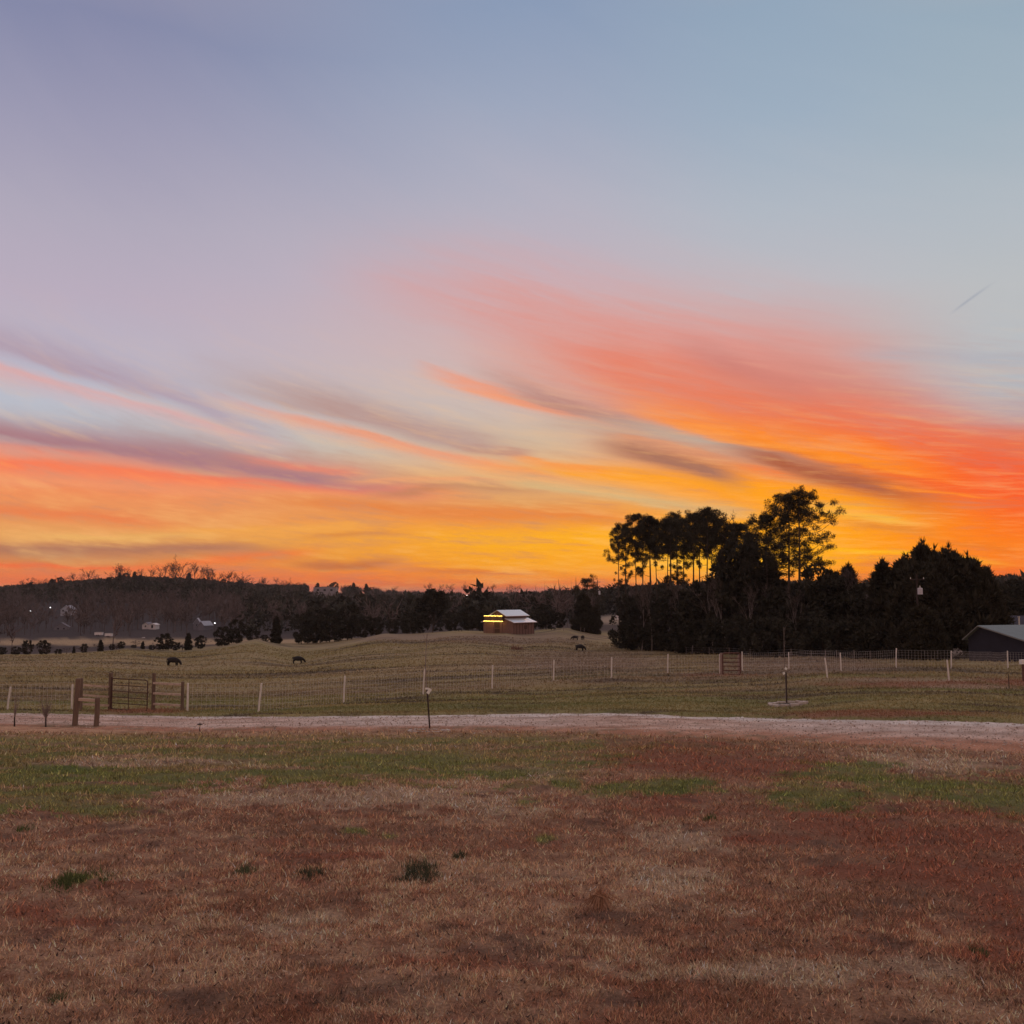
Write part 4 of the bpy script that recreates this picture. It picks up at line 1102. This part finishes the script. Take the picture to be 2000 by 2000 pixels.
# --- staked saplings
def sapling(label, px, pb, stake_top, pts, tag, col=M_palebark, tw=.012):
    b = on_ground(px, pb); d = b[1]
    t = thing('young_tree', label, 'sapling', tuple(b))
    tr = [np.array((0, 0, -.1))] + [P(q[0], q[1], d) - b for q in pts]
    link('trunk', MB().tube(tr, [tw * (1.25 - .9 * i / len(tr)) for i in range(len(tr))], 6).mesh('trunk', col), t)
    mb = MB(); g = np.random.default_rng(int(px))
    for k in range(7):
        i = len(tr) - 1 - k % 3; p = tr[i - 1] + (tr[i] - tr[i - 1]) * g.uniform(.2, 1)
        mb.tube([p, p + np.array((g.uniform(-.22, .22), g.uniform(-.2, .2), g.uniform(.15, .45)))], [.005, .002], 3, cap=False)
    link('branch', mb.mesh('branch', col), t)['kind'] = 'stuff'
    s1 = P(stake_top[0], stake_top[1], d) - b
    link('stake', MB().tube([(.02, -.03, -.2), (.02 + s1[0], -.03, s1[2])], [.026, .024], 6).mesh('stake', M_dark), t)
    for q, sz, rot in tag:
        c = P(q[0], q[1], d - .06) - b
        link('tag', MB().box((0, 0, 0), (sz[0], .012, sz[1]), 0, 0).mesh('tag', M_white), t, tuple(c), (0, rot, .3))
    return b
s1 = sapling('staked leafless young tree with a white tag beside the drive, left of centre', 839.5, 1425, (833, 1347), [(837, 1390), (833, 1345), (831, 1300), (832, 1270), (834, 1238)], [((838, 1350), (.09, .16), .55), ((834, 1345), (.10, .05), .1)], M_palebark, .016)
s2 = sapling('staked pale young tree standing in the stone ring beyond the drive', 1535.5, 1376, (1534, 1313), [(1534.5, 1340), (1532.5, 1300), (1531.5, 1265), (1531, 1225)], [((1531, 1315), (.10, .09), -.3), ((1535, 1306), (.10, .10), .5)], M_palebark, .013)

# edging rings
def ring(name, label, c, rad, n, size, mat, lift=.02, cat='edging', squash=1.0):
    t = thing(name, label, cat, tuple(c))
    me = None
    g = np.random.default_rng(n)
    for k in range(n):
        a = 2 * pi * k / n + .1; x = rad * cos(a); y = rad * squash * sin(a)
        if me is None:
            mb = MB().box((0, 0, 0), size); me = mb.mesh('block', mat)
        o = link('block', me, t, (x, y, h1(c[0] + x, c[1] + y) - c[2] + lift + g.uniform(-.01, .01)), (0, g.uniform(-.04, .04), a + pi / 2 + g.uniform(-.06, .06)))
        o.scale = (g.uniform(.92, 1.0), g.uniform(.9, 1.1), g.uniform(.9, 1.1))
    return t
c = on_ground(1539, 1377.5); ring('stone_ring', 'ring of pale stone blocks around the young tree beyond the drive', c, .70, 12, (.34, .15, .14), M_stone, .03)
c = on_ground(838, 1428); ring('edging_ring', 'low thin pale edging ring at the foot of the tagged young tree', c, .56, 16, (.21, .07, .06), M_stone, .0)
link('mulch_mound', MB().ball((0, 0, 0), (.5, .5, .07), 12, 5).mesh('mulch_mound', M_dark), None, tuple(on_ground(1539, 1377.5)))
setp(bpy.data.objects['mulch_mound'], 'dark soil inside the stone ring', 'mulch')

# small leafless saplings at the left
def fan_sapling(label, px, pb, fork, top, wid, stems):
    b = on_ground(px, pb); d = b[1]
    t = thing('small_sapling', label, 'sapling', tuple(b))
    f = P(px, fork, d) - b
    link('trunk', MB().tube([(0, 0, -.1), f], [.028, .02], 6).mesh('trunk', M_dark), t)
    g = np.random.default_rng(int(px)); mb = MB()
    for k in range(stems):
        e = P(px + g.uniform(-wid, wid), g.uniform(top, (top + fork) / 2), d) - b; e[1] += g.uniform(-.2, .2)
        m = f * .5 + e * .5 + g.normal(size=3) * .03
        mb.tube([f * g.uniform(.8, 1), m, e], [.008, .005, .002], 3, cap=False)
    link('crown', mb.mesh('crown', M_palebark), t)['kind'] = 'stuff'
fan_sapling('small leafless sapling with a fan of fine twigs left of the tall timber post', 89.5, 1420, 1401, 1358, 15, 46)
fan_sapling('thin leafless sapling nearest the left edge by the drive', 28.5, 1419, 1400, 1345, 7, 16)
b = on_ground(1971, 1345)
o = link('dark_stake', MB().tube([(0, 0, -.2), (0, 0, .5), (-.01, 0, 30 / F * b[1])], [.022, .02, .014], 6).mesh('dark_stake', M_dark), None, tuple(b))
setp(o, 'thin dark stake in the verge near the right edge', 'stake')
b = on_ground(1999, 1331); hh = 34 / F * b[1]
t = thing('box_on_post', 'white box on a dark post cut by the right edge', 'box', tuple(b))
link('post', MB().box((0, 0, hh / 2), (.09, .09, hh)).mesh('post', M_rust2), t)
link('box', MB().box((0, 0, hh + .12), (.26, .30, .24)).mesh('box', M_white), t)

# solar path light by the drive
b = on_ground(390, 1428.5); d = b[1]; k = 15.5 / F * d
t = thing('path_light', 'small black-capped path light on a stake at the near edge of the drive', 'light', tuple(b))
link('stake', MB().tube([(0, 0, -.05), (0, 0, k * .55)], .013, 6).mesh('stake', M_dark), t)
link('lens', MB().tube([(0, 0, k * .55), (0, 0, k * .84)], [.032, .045], 8).mesh('lens', M_white), t)
link('cap', MB().tube([(0, 0, k * .84), (0, 0, k * .93), (0, 0, k)], [.088, .075, .02], 10).mesh('cap', M_dark), t)
b = on_ground(1450, 1404.5)
setp(link('pale_rock', MB().ball((0, 0, .04), (.07, .06, .07), 7, 4).mesh('pale_rock', M_white), None, tuple(b)), 'small white rock on the far edge of the drive', 'rock')

# --- barn with a raised centre roof and string lights
bc = on_ground(1003, 1239); TH = radians(40)
def barn_world(x, y): return bc[0] + (x - 4.55) * cos(TH) + (y + 3.75) * sin(TH), bc[1] - (x - 4.55) * sin(TH) + (y + 3.75) * cos(TH)
bx, by = barn_world(0, 0); bz = h1(bc[0], bc[1])
t = thing('barn', 'small wooden barn with a raised centre roof and strings of amber lights', 'barn', (bx, by, bz), -TH)
W2, L2, MW = 4.55, 3.75, 2.2
mb = MB()
front = [(-W2, -.8), (W2, -.8), (W2, 2.6), (MW, 3.45), (MW, 4.1), (0, 5.2), (-MW, 4.1), (-MW, 3.45), (-W2, 2.6)]
n = len(front)
vs = [(x, -L2, z) for x, z in front] + [(x, L2, z) for x, z in front]
mb.add(vs, [(i, (i + 1) % n, n + (i + 1) % n, n + i) for i in range(n) if i not in (2, 4, 5, 7)])
for off, sg in ((0, 1), (n, -1)):
    for tri in ((0, 1, 2), (0, 2, 8), (8, 2, 3), (8, 3, 7), (7, 3, 4), (7, 4, 6), (6, 4, 5)):
        mb.add([vs[off + k] for k in (tri if sg > 0 else tri[::-1])], [(0, 1, 2)])
link('wall', mb.mesh('wall', M_barn), t)
def slab(x0, z0, x1, z1, y0, y1, th=.10):
    m = MB(); vs = [(x0, y0, z0), (x1, y0, z1), (x1, y1, z1), (x0, y1, z0)]; vs2 = [(x, y, z + th) for x, y, z in vs]
    m.add(vs + vs2, [(0, 1, 2, 3), (7, 6, 5, 4), (0, 4, 5, 1), (1, 5, 6, 2), (2, 6, 7, 3), (3, 7, 4, 0)]); return m
link('roof', slab(-.02, 5.27, MW + .55, 3.95, -L2 - .5, L2 + .5).mesh('roof', M_roof), t)
link('roof', slab(-MW - .55, 3.95, -.03, 5.268, -L2 - .5, L2 + .5).mesh('roof', M_roof), t)
link('lower_roof', slab(MW + .02, 3.42, W2 + .5, 2.50, -L2 - .4, L2 + .5).mesh('lower_roof', M_roof), t)
link('lower_roof', slab(-W2 - .5, 2.50, -MW - .02, 3.42, -L2 - .4, L2 + .5).mesh('lower_roof', M_roof), t)
for k in range(8):
    link('corner_trim' if k in (0, 7) else 'board_batten', MB().box((W2 + .02, -L2 + .1 + k * (2 * L2 - .2) / 7, 1.2), (.05, .12, 2.7)).mesh('batten', M_barn2), t)
d_ = link('door', MB().box((-.3, -L2 - .03, 1.15), (1.5, .08, 2.5)).mesh('door', M_barn2), t)
link('door_rail', MB().box((-.3, -L2 - .09, 1.2), (1.5, .05, .14)).mesh('door_rail', M_barn), d_)
link('window', MB().box((W2 + .03, .6, 1.45), (.07, 1.0, .9)).mesh('window', M_barn2), t)
link('awning', MB().box((-.9, -L2 - .42, 3.45), (5.5, .8, 1.0)).mesh('awning', M_barn2), t)
for x in (-3.5, -.9, 1.7):
    link('awning_post', MB().box((x, -L2 - .70, 1.2), (.16, .16, 3.46)).mesh('awning_post', M_barn), t)
BULB = MB().ball((0, 0, 0), .062, 6, 4).mesh('bulb', M_amber)
for nm, z, cnt, x0, x1 in (('upper', 4.06, 18, -3.5, 1.8), ('lower', 2.86, 22, -3.6, 2.0)):
    s = thing('light_string', 'string of amber bulbs along the %s edge of the barn awning' % nm, 'string lights', (bx, by, bz), -TH)
    yy = -L2 - .90
    pts = [(x0 + (x1 - x0) * i / cnt, yy, z + .05 * abs(sin(i * .8))) for i in range(cnt + 1)]
    link('cord', MB().tube([(x, y + .02, q) for x, y, q in pts], .012, 4).mesh('cord', M_dark), s)
    for p in pts: link('bulb', BULB, s, (p[0], p[1], p[2] - .06))
    for q in (.15, .5, .85):                                     # what the lit string throws on the boards behind it
        pl = bpy.data.lights.new('string_glow', 'POINT'); pl.energy = 14.0 if nm == 'lower' else 4.0; pl.color = (1.0, .58, .14); pl.shadow_soft_size = .08
        link('string_glow', pl, s, (x0 + (x1 - x0) * q, yy - .10, z - .22))

# --- cattle
dg = None
def cow_mesh():
    me = bpy.data.meshes.new('cow')
    V_ = [((-.72, 0, 1.12), 0.481), ((-.1, 0, 1.06), 0.559), ((.55, 0, 1.10), 0.481), ((.98, 0, .98), 0.299), ((1.28, 0, .62), 0.195), ((1.42, 0, .22), 0.130), ((1.22, .24, .70), .035), ((1.22, -.24, .70), .035)]
    E_ = [(0, 1), (1, 2), (2, 3), (3, 4), (4, 5), (4, 6), (4, 7)]
    for sy in (-1, 1):
        k = len(V_); V_ += [((.58, .2 * sy, .72), .20), ((.62, .2 * sy, .40), .115), ((.58, .2 * sy, .03), .095)]; E_ += [(2, k), (k, k + 1), (k + 1, k + 2)]
        k = len(V_); V_ += [((-.66, .2 * sy, .80), .25), ((-.86, .2 * sy, .50), .13), ((-.78, .2 * sy, .03), .095)]; E_ += [(0, k), (k, k + 1), (k + 1, k + 2)]
    k = len(V_); V_ += [((-1.07, 0, 1.20), .05), ((-1.16, 0, .55), .035)]; E_ += [(0, k), (k, k + 1)]
    me.from_pydata([v for v, _ in V_], E_, [])
    o = bpy.data.objects.new('cow_source', me); C.objects.link(o)
    sk = o.modifiers.new('skin', 'SKIN'); sk.use_smooth_shade = True
    for i, (_, r) in enumerate(V_): me.skin_vertices[0].data[i].radius = (r, r)
    me.skin_vertices[0].data[0].use_root = True
    su = o.modifiers.new('sub', 'SUBSURF'); su.levels = 1; su.render_levels = 1
    dgr = bpy.context.evaluated_depsgraph_get(); ev = o.evaluated_get(dgr)
    out = bpy.data.meshes.new_from_object(ev, depsgraph=dgr)
    bpy.data.objects.remove(o); out.materials.clear(); out.materials.append(M_cow); out.name = 'cow'
    return out
COW = cow_mesh()
for px, pb, hpx, rz, lab in ((338, 1301, 17, -.15, 'black cow grazing alone, leftmost in the pasture'), (582, 1296.5, 14.5, .1, 'black cow grazing on the slope below the dark trees, second from the left'),
        (1133, 1271, 12.5, -.5, 'larger black cow grazing nearest of the three right of the barn'), (1123, 1251, 8.5, 2.9, 'dark calf on the left of the pair right of the barn'),
        (1138, 1250.5, 8.5, 1.2, 'dark calf on the right of the pair right of the barn'), (898, 1235, 6.5, 3.3, 'dark cow lying low on the crest just left of the barn'), (1080, 1231, 6, .4, 'small brown-black cow on the crest right of the barn')):
    b = on_ground(px, pb); k = hpx / F * b[1] / 1.42
    o = link('cow', COW, None, tuple(b), (0, 0, rz)); o.scale = (k, k, k); setp(o, lab, 'cow', 'cattle grazing in the pasture')

# reddish brush in the pasture
b = on_ground(1008, 1270)
g = np.random.default_rng(5); mb = MB()
for k in range(120):
    x = g.normal() * 1.0; y = g.normal() * .5; mb.tube([(x, y, -.1), (x + g.normal() * .35, y + g.normal() * .2, g.uniform(.3, .95) * math.exp(-(x / 1.6) ** 2))], [.03, .01], 3, cap=False)
M_redtwig = material('red_twigs', (.20, .085, .075), 0.3, 3.0, 0.95)
o = link('brush_heap', mb.mesh('brush_heap', M_redtwig), None, tuple(b)); setp(o, 'low reddish heap of brush in the pasture below the barn', 'brush', kind='stuff')

# pale heap under the cedar
b = on_ground(1861, 1286); d = b[1]
mb = MB(); v = []
w = 29 / F * d; hh = 17 / F * d
mb.ball((0, 0, hh * .45), (w / 2, w * .4, hh * .55), 14, 8)
vv = np.array(mb.v); nn = fbm(vv[:, 0] * 2.5 + 9, vv[:, 2] * 3.5 + vv[:, 1], 81, 3) - .5
mb.v = [tuple(p * np.array((1 + .45 * q, 1 + .4 * q, 1 + .5 * q))) for p, q in zip(vv, nn)]
M_heap = material('pale_cover', (.52, .48, .48), 0.3, 2.5, 0.9)
x_, y_ = at_dist(1861, d - 6); zz = h1(x_, y_)
o = link('pale_heap', mb.mesh('pale_heap', M_heap, True), None, (x_, y_, P(1861, 1283.5, d - 6)[2])); setp(o, 'pale grey lumpy heap under the broad cedar left of the dark house', 'heap')

# --- houses
M_siding = material('dark_siding', (.022, .021, .034), 0.2, 2.0, 0.8)
M_roofg = material('grey_green_roof', (.17, .20, .21), 0.12, 1.5, 0.6)
M_roofd = material('dark_shingles', (.055, .052, .075), 0.2, 3.0, 0.85)
M_trim = material('pale_trim', (.42, .40, .38), 0.1, 3.0, 0.7)
M_fascia = material('fascia_board', (.22, .21, .20), 0.1, 3.0, 0.8)
M_hwall = material('white_siding', (.42, .44, .52), 0.1, 2.0, 0.8)
M_hwhite = material('bright_white_wall', (.70, .66, .68), 0.08, 2.0, 0.8)
M_hdim = material('grey_siding', (.20, .19, .22), 0.15, 2.0, 0.85)
M_hdim2 = material('pale_block_wall', (.30, .27, .30), 0.1, 2.0, 0.85)
M_win = material('dark_window', (.02, .02, .03), 0.0, 1.0, 0.15)

def gable_house(name, label, cat, o, rz, w, l, eave, rise, wallm, roofm, wins=(), over=.3, base=-1.0, chim=None, door=None, trim=False, off=0.0):
    """ridge along local y; the gable with its openings faces local -y; off shifts the ridge"""
    t = thing(name, label, cat, tuple(o), rz)
    mb = MB(); pr = [(-w / 2, base), (w / 2, base), (w / 2, eave), (off, eave + rise), (-w / 2, eave)]
    vs = [(x, -l / 2, z) for x, z in pr] + [(x, l / 2, z) for x, z in pr]
    mb.add(vs, [(0, 1, 2), (0, 2, 4), (4, 2, 3), (7, 6, 5), (9, 7, 5), (8, 7, 9), (1, 6, 7, 2), (5, 0, 4, 9)])
    link('wall', mb.mesh('wall', wallm), t)
    for sg in (-1, 1):
        hw = w / 2 - sg * off; ex = sg * (w / 2 + over); ez = eave - rise / hw * over
        r = link('roof', slab(min(off, ex), (eave + rise + .04) if ex > off else ez + .04, max(off, ex), ez + .04 if ex > off else eave + rise + .04, -l / 2 - over, l / 2 + over, .14).mesh('roof', roofm), t)
        if trim:
            m = MB(); bar(m, (off, -l / 2 - over - .03, eave + rise + .10), (ex, -l / 2 - over - .03, ez + .10), .05, .07)
            link('fascia', m.mesh('fascia', M_fascia), r)
    for x, z, ww, wh in wins:
        wn = link('window', MB().box((x, -l / 2 - .03, z), (ww, .08, wh)).mesh('window', M_win), t)
        link('sill', MB().box((x, -l / 2 - .08, z - wh / 2 - .05), (ww + .2, .12, .08)).mesh('sill', M_trim), wn)
    if door: link('door', MB().box((door[0], -l / 2 - .03, door[2] / 2), (door[1], .09, door[2])).mesh('door', M_win), t)
    if chim: link('chimney', MB().box((chim[0], chim[1], eave + rise + .3), (.6, .6, 1.4)).mesh('chimney', M_trim), t)
    return t
# dark gabled house at the right edge
pk = P(1938, 1225, 104.0); ru = radians(22.5)                      # ridge runs back to the right
ud = np.array((cos(ru), sin(ru), 0)); vd = np.array((sin(ru), -cos(ru), 0))
hw = 4.6; cen = pk + ud * 6.5
gzz = h1(cen[0], cen[1]); eave = pk[2] - 1.22 - gzz
gable_house('dark_house', 'dark gabled house with a grey-green roof at the right edge below the cedars', 'house', (cen[0], cen[1], gzz), ru - pi / 2, 6.8, 12.4, eave, 1.18, M_siding, M_roofg, over=.4, trim=True, base=-1.5, off=-1.75)
pk2 = P(1960, 1206, 128.0); g2 = h1(pk2[0], pk2[1])
t = gable_house('dark_roofed_house', 'second house behind with a dark shingled roof and two pale vents', 'house', (pk2[0] + 4, pk2[1] + 3, g2), pi / 2, 9, 15, pk2[2] - g2 - 2.2, 2.2, M_siding, M_roofd, over=.4, base=-1.5)
for px, py in ((1953, 1200), (1990, 1208)):
    q = P(px, py, 127.0)
    o = link('vent', MB().tube([(0, 0, -.8), (0, 0, .05), (0, 0, .25)], [.10, .10, .17], 8).mesh('vent', M_pale), t)
    o.location = ((q[1] - (pk2[1] + 3)), -(q[0] - (pk2[0] + 4)), q[2] - g2)

def far_house(name, label, cat, px, pb, wpx, hpx, d, wallm, roofm, depth=8, rise=.4, rz=0.0, wins=(), **kw):
    x, y = at_dist(px, d); b = P(px, pb, d); gz_ = min(h1(x, y), b[2]); w = wpx / F * d; h = hpx / F * d
    return gable_house(name, label, cat, (x, y + depth / 2, b[2]), rz, w, depth, h * (1 - rise), h * rise, wallm, roofm, wins=[(a * w, c_ * h, ww * w, wh * h) for a, c_, ww, wh in wins], base=min(-1.0, gz_ - b[2] - 1), **kw)
far_house('gabled_house', 'bluish white gabled house with two dark windows on the wooded slope at left', 'house', 130, 1200, 21, 17, 690, M_hwall, M_hwall, 9, .45, wins=((-.27, .42, .13, .2), (.27, .42, .13, .22)), door=(0, 1.0, 2.0))
far_house('grey_house', 'dim grey low house below the gabled house, partly hidden by trees', 'house', 117, 1231, 26, 14, 560, M_hdim, M_hdim, 8, .55, rz=.3, wins=((-.2, .2, .12, .2), (.2, .2, .12, .2)))
far_house('white_cottage', 'small white cottage with an extension beyond the pale field', 'house', 286, 1227, 13, 11, 520, M_hwhite, M_hdim, 7, .4, wins=((0, .35, .2, .25),))
far_house('white_shed', 'bright white shed to the right of the small white cottage', 'shed', 299, 1227, 12, 9, 518, M_hwhite, M_hwhite, 6, .3, door=(0, .9, 1.6))
far_house('twin_gable_house', 'grey house with light roof lines behind the dark bushes, right of the white shed', 'house', 383, 1227, 13, 19, 535, M_hdim, M_hwall, 8, .5, rz=.2, wins=((0, .3, .2, .2),))
far_house('twin_gable_house', 'lower grey wing with a pale sloping roof right of the grey house', 'house', 398, 1229, 14, 15, 532, M_hdim, M_hwall, 8, .5, rz=-.3)
far_house('tiny_cabin', 'tiny pale cabin high among the trees of the left hill', 'house', 362, 1184, 8, 6, 760, M_hdim, M_hwall, 6, .5)
far_house('flat_white_building', 'wide pale flat-roofed building near the skyline left of centre', 'building', 634, 1158, 44, 12, 1040, M_hdim2, M_hdim, 12, .12, wins=((-.3, .45, .1, .3), (0, .45, .1, .3), (.3, .45, .1, .3)))
for px, py, lab in ((193, 1242, 'first long white trailer at the top of the pale field'), (213, 1244, 'second long white trailer, right of the first by the pale field')):
    d = 455; b = P(px, py, d); L = 16 / F * d * .86
    t = thing('white_trailer', lab, 'trailer', tuple(b), -.08, 'white trailers by the pale field')
    link('body', MB().box((0, 0, .95), (L, 2.0, 1.1)).mesh('body', M_hwhite), t)
    link('roof', MB().box((0, 0, 1.56), (L + .1, 2.1, .12)).mesh('roof', M_trim), t)
    for x in (-.4, .4): link('wheel', MB().tube([(x, -1.06, .25), (x, -.9, .25)], .33, 10).mesh('wheel', M_dark), t)
b = P(262, 1251, 440); d = 440
t = thing('pale_wall', 'long thin pale wall along the top of the pale field with a taller white end', 'wall', tuple(b), -.05)
link('wall', MB().box((0, 0, .2), (8.5, .4, .7)).mesh('wall', M_trim), t)
link('pier', MB().box((4.0, 0, .55), (1.0, .8, 1.6)).mesh('pier', M_hwhite), t)
b = P(1206, 1208, 360)
t = thing('white_shed', 'tiny white shed on the pale clearing between the lone pine and the grove', 'shed', tuple(b))
link('wall', MB().box((0, 0, .3), (1.3, 1.5, 1.2)).mesh('wall', M_hwhite), t); link('roof', MB().box((0, 0, .95), (1.5, 1.7, .12)).mesh('roof', M_hwhite), t)

# yard lights on poles
for px, py, d, r, lab in ((60.5, 1193, 690, .62, 'lit yard light on a pole, leftmost on the wooded slope'), (99, 1186.5, 720, .62, 'lit yard light on a pole just left of the gabled house'), (708, 1161, 900, .85, 'lit yard light on a pole below the skyline left of the round-crowned tree'), (912, 1163, 1000, .55, 'small lit yard light on a pole below the skyline above the barn'), (420, 1217, 500, .45, 'lit yard light on a pole right of the grey house')):
    q = P(px, py, d); x, y = q[0], q[1]; gz_ = h1(x, y)
    t = thing('yard_light', lab, 'light', (x, y, gz_), 0, 'lit yard lights on the far slopes')
    H_ = q[2] - gz_
    link('pole', MB().tube([(0, 0, -.5), (0, 0, H_ + .3)], [.14, .09], 6).mesh('pole', M_bark), t)
    link('lamp', MB().ball((0, -.5, H_), (r * .75, r * .6, r * .6), 8, 5).mesh('lamp', M_lamp), t)

# utility poles
M_can = material('transformer_can', (.55, .53, .58), 0.08, 3.0, 0.5)
def utility_pole(label, px, top, d, can, arm=2.0, can_h=1.1):
    q = P(px, top, d); gz_ = h1(q[0], q[1]); h = q[2] - gz_
    t = thing('utility_pole', label, 'pole', (q[0], q[1], gz_))
    link('pole', MB().tube([(0, 0, -.5), (0, 0, h * .5), (0, 0, h)], [.15, .12, .09], 8).mesh('pole', M_dark), t)
    a = link('crossarm', MB().box((0, -.13, h - .55), (arm, .10, .12)).mesh('crossarm', M_dark), t)
    for x in (-.45, .45): link('insulator', MB().tube([(x * arm, -.13, h - .49), (x * arm, -.13, h - .30)], [.05, .03], 6).mesh('insulator', M_pale), a)
    c = P(can[0], can[1], d) - np.array((q[0], q[1], gz_))
    cn = link('transformer', MB().tube([(c[0], -.3, c[2] - can_h / 2), (c[0], -.3, c[2] + can_h / 2 - .05), (c[0], -.3, c[2] + can_h / 2)], [.27, .27, .16], 10).mesh('transformer', M_can), t)
    link('bushing', MB().tube([(c[0], -.3, c[2] + can_h / 2), (c[0], -.3, c[2] + can_h / 2 + .25)], [.05, .03], 6).mesh('bushing', M_pale), cn)
utility_pole('utility pole with a pale transformer standing before the dark cedar clump', 1790, 1122, 114, (1795, 1154.5), 1.6, .72)
utility_pole('distant utility pole with a crossarm beside the lone pine', 1167, 1133, 285, (1170.5, 1158), 1.6, 1.0)

# --- single tufts in the dead lawn
def tuft(label, px, pb, wpx, hpx, n, col, name='grass_tuft', group=None, lean=.5, droop=0.0):
    b = on_ground(px, pb); d = b[1]; w = wpx / F * d; h = hpx / F * d
    g = np.random.default_rng(int(px * 7 + pb)); k = n
    a = g.uniform(0, 2 * pi, k); rr = np.sqrt(g.uniform(0, 1, k)) * w / 2
    x = g.normal(0, .27, k) * w; y = g.normal(0, .42, k) * w
    nz_ = fbm((b[0] + x) * 9 / w * .35, (b[1] + y) * 9 / w * .3, int(px) % 50, 2); ok = nz_ > .45; x, y = x[ok], y[ok]; k = len(x)
    p = np.stack([x, y, H(b[0] + x, b[1] + y) - b[2]], 1)
    cols = np.array(col)[None] * g.uniform(.6, 1.4, k)[:, None]
    if not droop:
        me = blades(name, p, h * g.uniform(.4, 1.5, k) * np.exp(-(x / (w * .45)) ** 2), .0045 * (d / 9), cols, lean)
    else:
        mb = MB(); cc_ = []
        top = np.array((0, 0, h * .9))
        for i in range(k):
            e = np.array((x[i] * 1.5, y[i] * .8, g.uniform(0, .3) * h)); m = top * g.uniform(.5, .85) + e * .4 + np.array((0, 0, h * .12)); s = np.array((.0028, .0014, 0)); q0 = 0
            b_ = len(mb.v); q0 = top * g.uniform(.8, 1.08) + g.normal(size=3) * .035
            mb.add([q0 - s, q0 + s, m + s * 1.4, m - s * 1.4, e + s * .4, e - s * .4], [(0, 1, 2, 3), (3, 2, 4, 5)])
            cc_ += [cols[i]] * 6
        me = mesh_np(name, np.array(mb.v), np.array(mb.f4, dtype=np.int32), M_blade, False, np.array(cc_))
    o = link(name, me, None, tuple(b)); setp(o, label, 'grass tuft', group)
    return o
GT = 'green tufts in the dead lawn'
tuft('bright green low grass tuft, largest one in the left foreground', 166, 1722, 100, 23, 1500, (.085, .105, .034), group=GT)
tuft('faint green weed tuft right of the large green tuft', 478, 1706, 48, 17, 520, (.10, .11, .055), group=GT)
tuft('dark weedy tuft left of centre in the foreground', 607, 1714, 66, 16, 640, (.070, .072, .042), group=GT)
tuft('wide dark green weedy patch near the centre of the foreground', 815, 1716, 118, 22, 1200, (.066, .070, .040), group=GT)
tuft('small dark tuft just above the wide weedy patch', 897, 1678, 42, 12, 420, (.06, .065, .035), group=GT)
tuft('green tuft in the middle distance of the dead lawn right of centre', 1388, 1602, 36, 13, 240, (.08, .105, .035), group=GT)
tuft('small green tuft in the lower left corner', 112, 1958, 34, 20, 200, (.085, .10, .04), group=GT)
tuft('small green tuft in the lower right of the lawn', 1912, 1872, 44, 18, 240, (.080, .10, .04), group=GT)
tuft('small green tuft at the left below the green grass strip', 48, 1612, 32, 12, 160, (.085, .11, .035), group=GT)
tuft('dark tuft on red soil in the right foreground', 1755, 1588, 34, 12, 200, (.07, .09, .035), group=GT)
tuft('drooping orange-brown dead weed clump right of centre in the foreground', 1172, 1784, 54, 28, 150, (.42, .215, .125), name='dead_weed_clump', droop=1)

# scattered dead leaves and pale bits
x, y = scatter(3200, 1560, 2060); z = H(x, y); k = len(x)
lf = blades('leaf_litter', np.stack([x, y, z + .015], 1), rng.uniform(.012, .034, k), .009, np.where(rng.uniform(0, 1, k)[:, None] < .16, np.array((.55, .40, .30)), np.array((.085, .05, .04))) * rng.uniform(.7, 1.2, k)[:, None], 1.3)
setp(link('leaf_litter', lf), kind='stuff')

# ------------------------------------------------------------------ evening haze: one closed box of even air round everything
M_haze = bpy.data.materials.new('haze'); M_haze.use_nodes = True
_n = M_haze.node_tree; _n.nodes.clear()
_v = _n.nodes.new('ShaderNodeVolumePrincipled'); _o = _n.nodes.new('ShaderNodeOutputMaterial')
_v.inputs['Color'].default_value = (.82, .80, .84, 1); _v.inputs['Density'].default_value = HAZE
_n.links.new(_v.outputs[0], _o.inputs['Volume'])
hz = MB().box((0, 0, 0), (2, 2, 2)).mesh('haze', M_haze)
o = link('haze', hz)
top = max(float(gz[np.hypot(gx, gy) < 2500].max()) + 32, 40.0); bot = float(gz.min()) - 1
o.scale = (12600, 12600, (top - bot) / 2); o.location = (0, 0, (top + bot) / 2)
setp(o, kind='stuff')
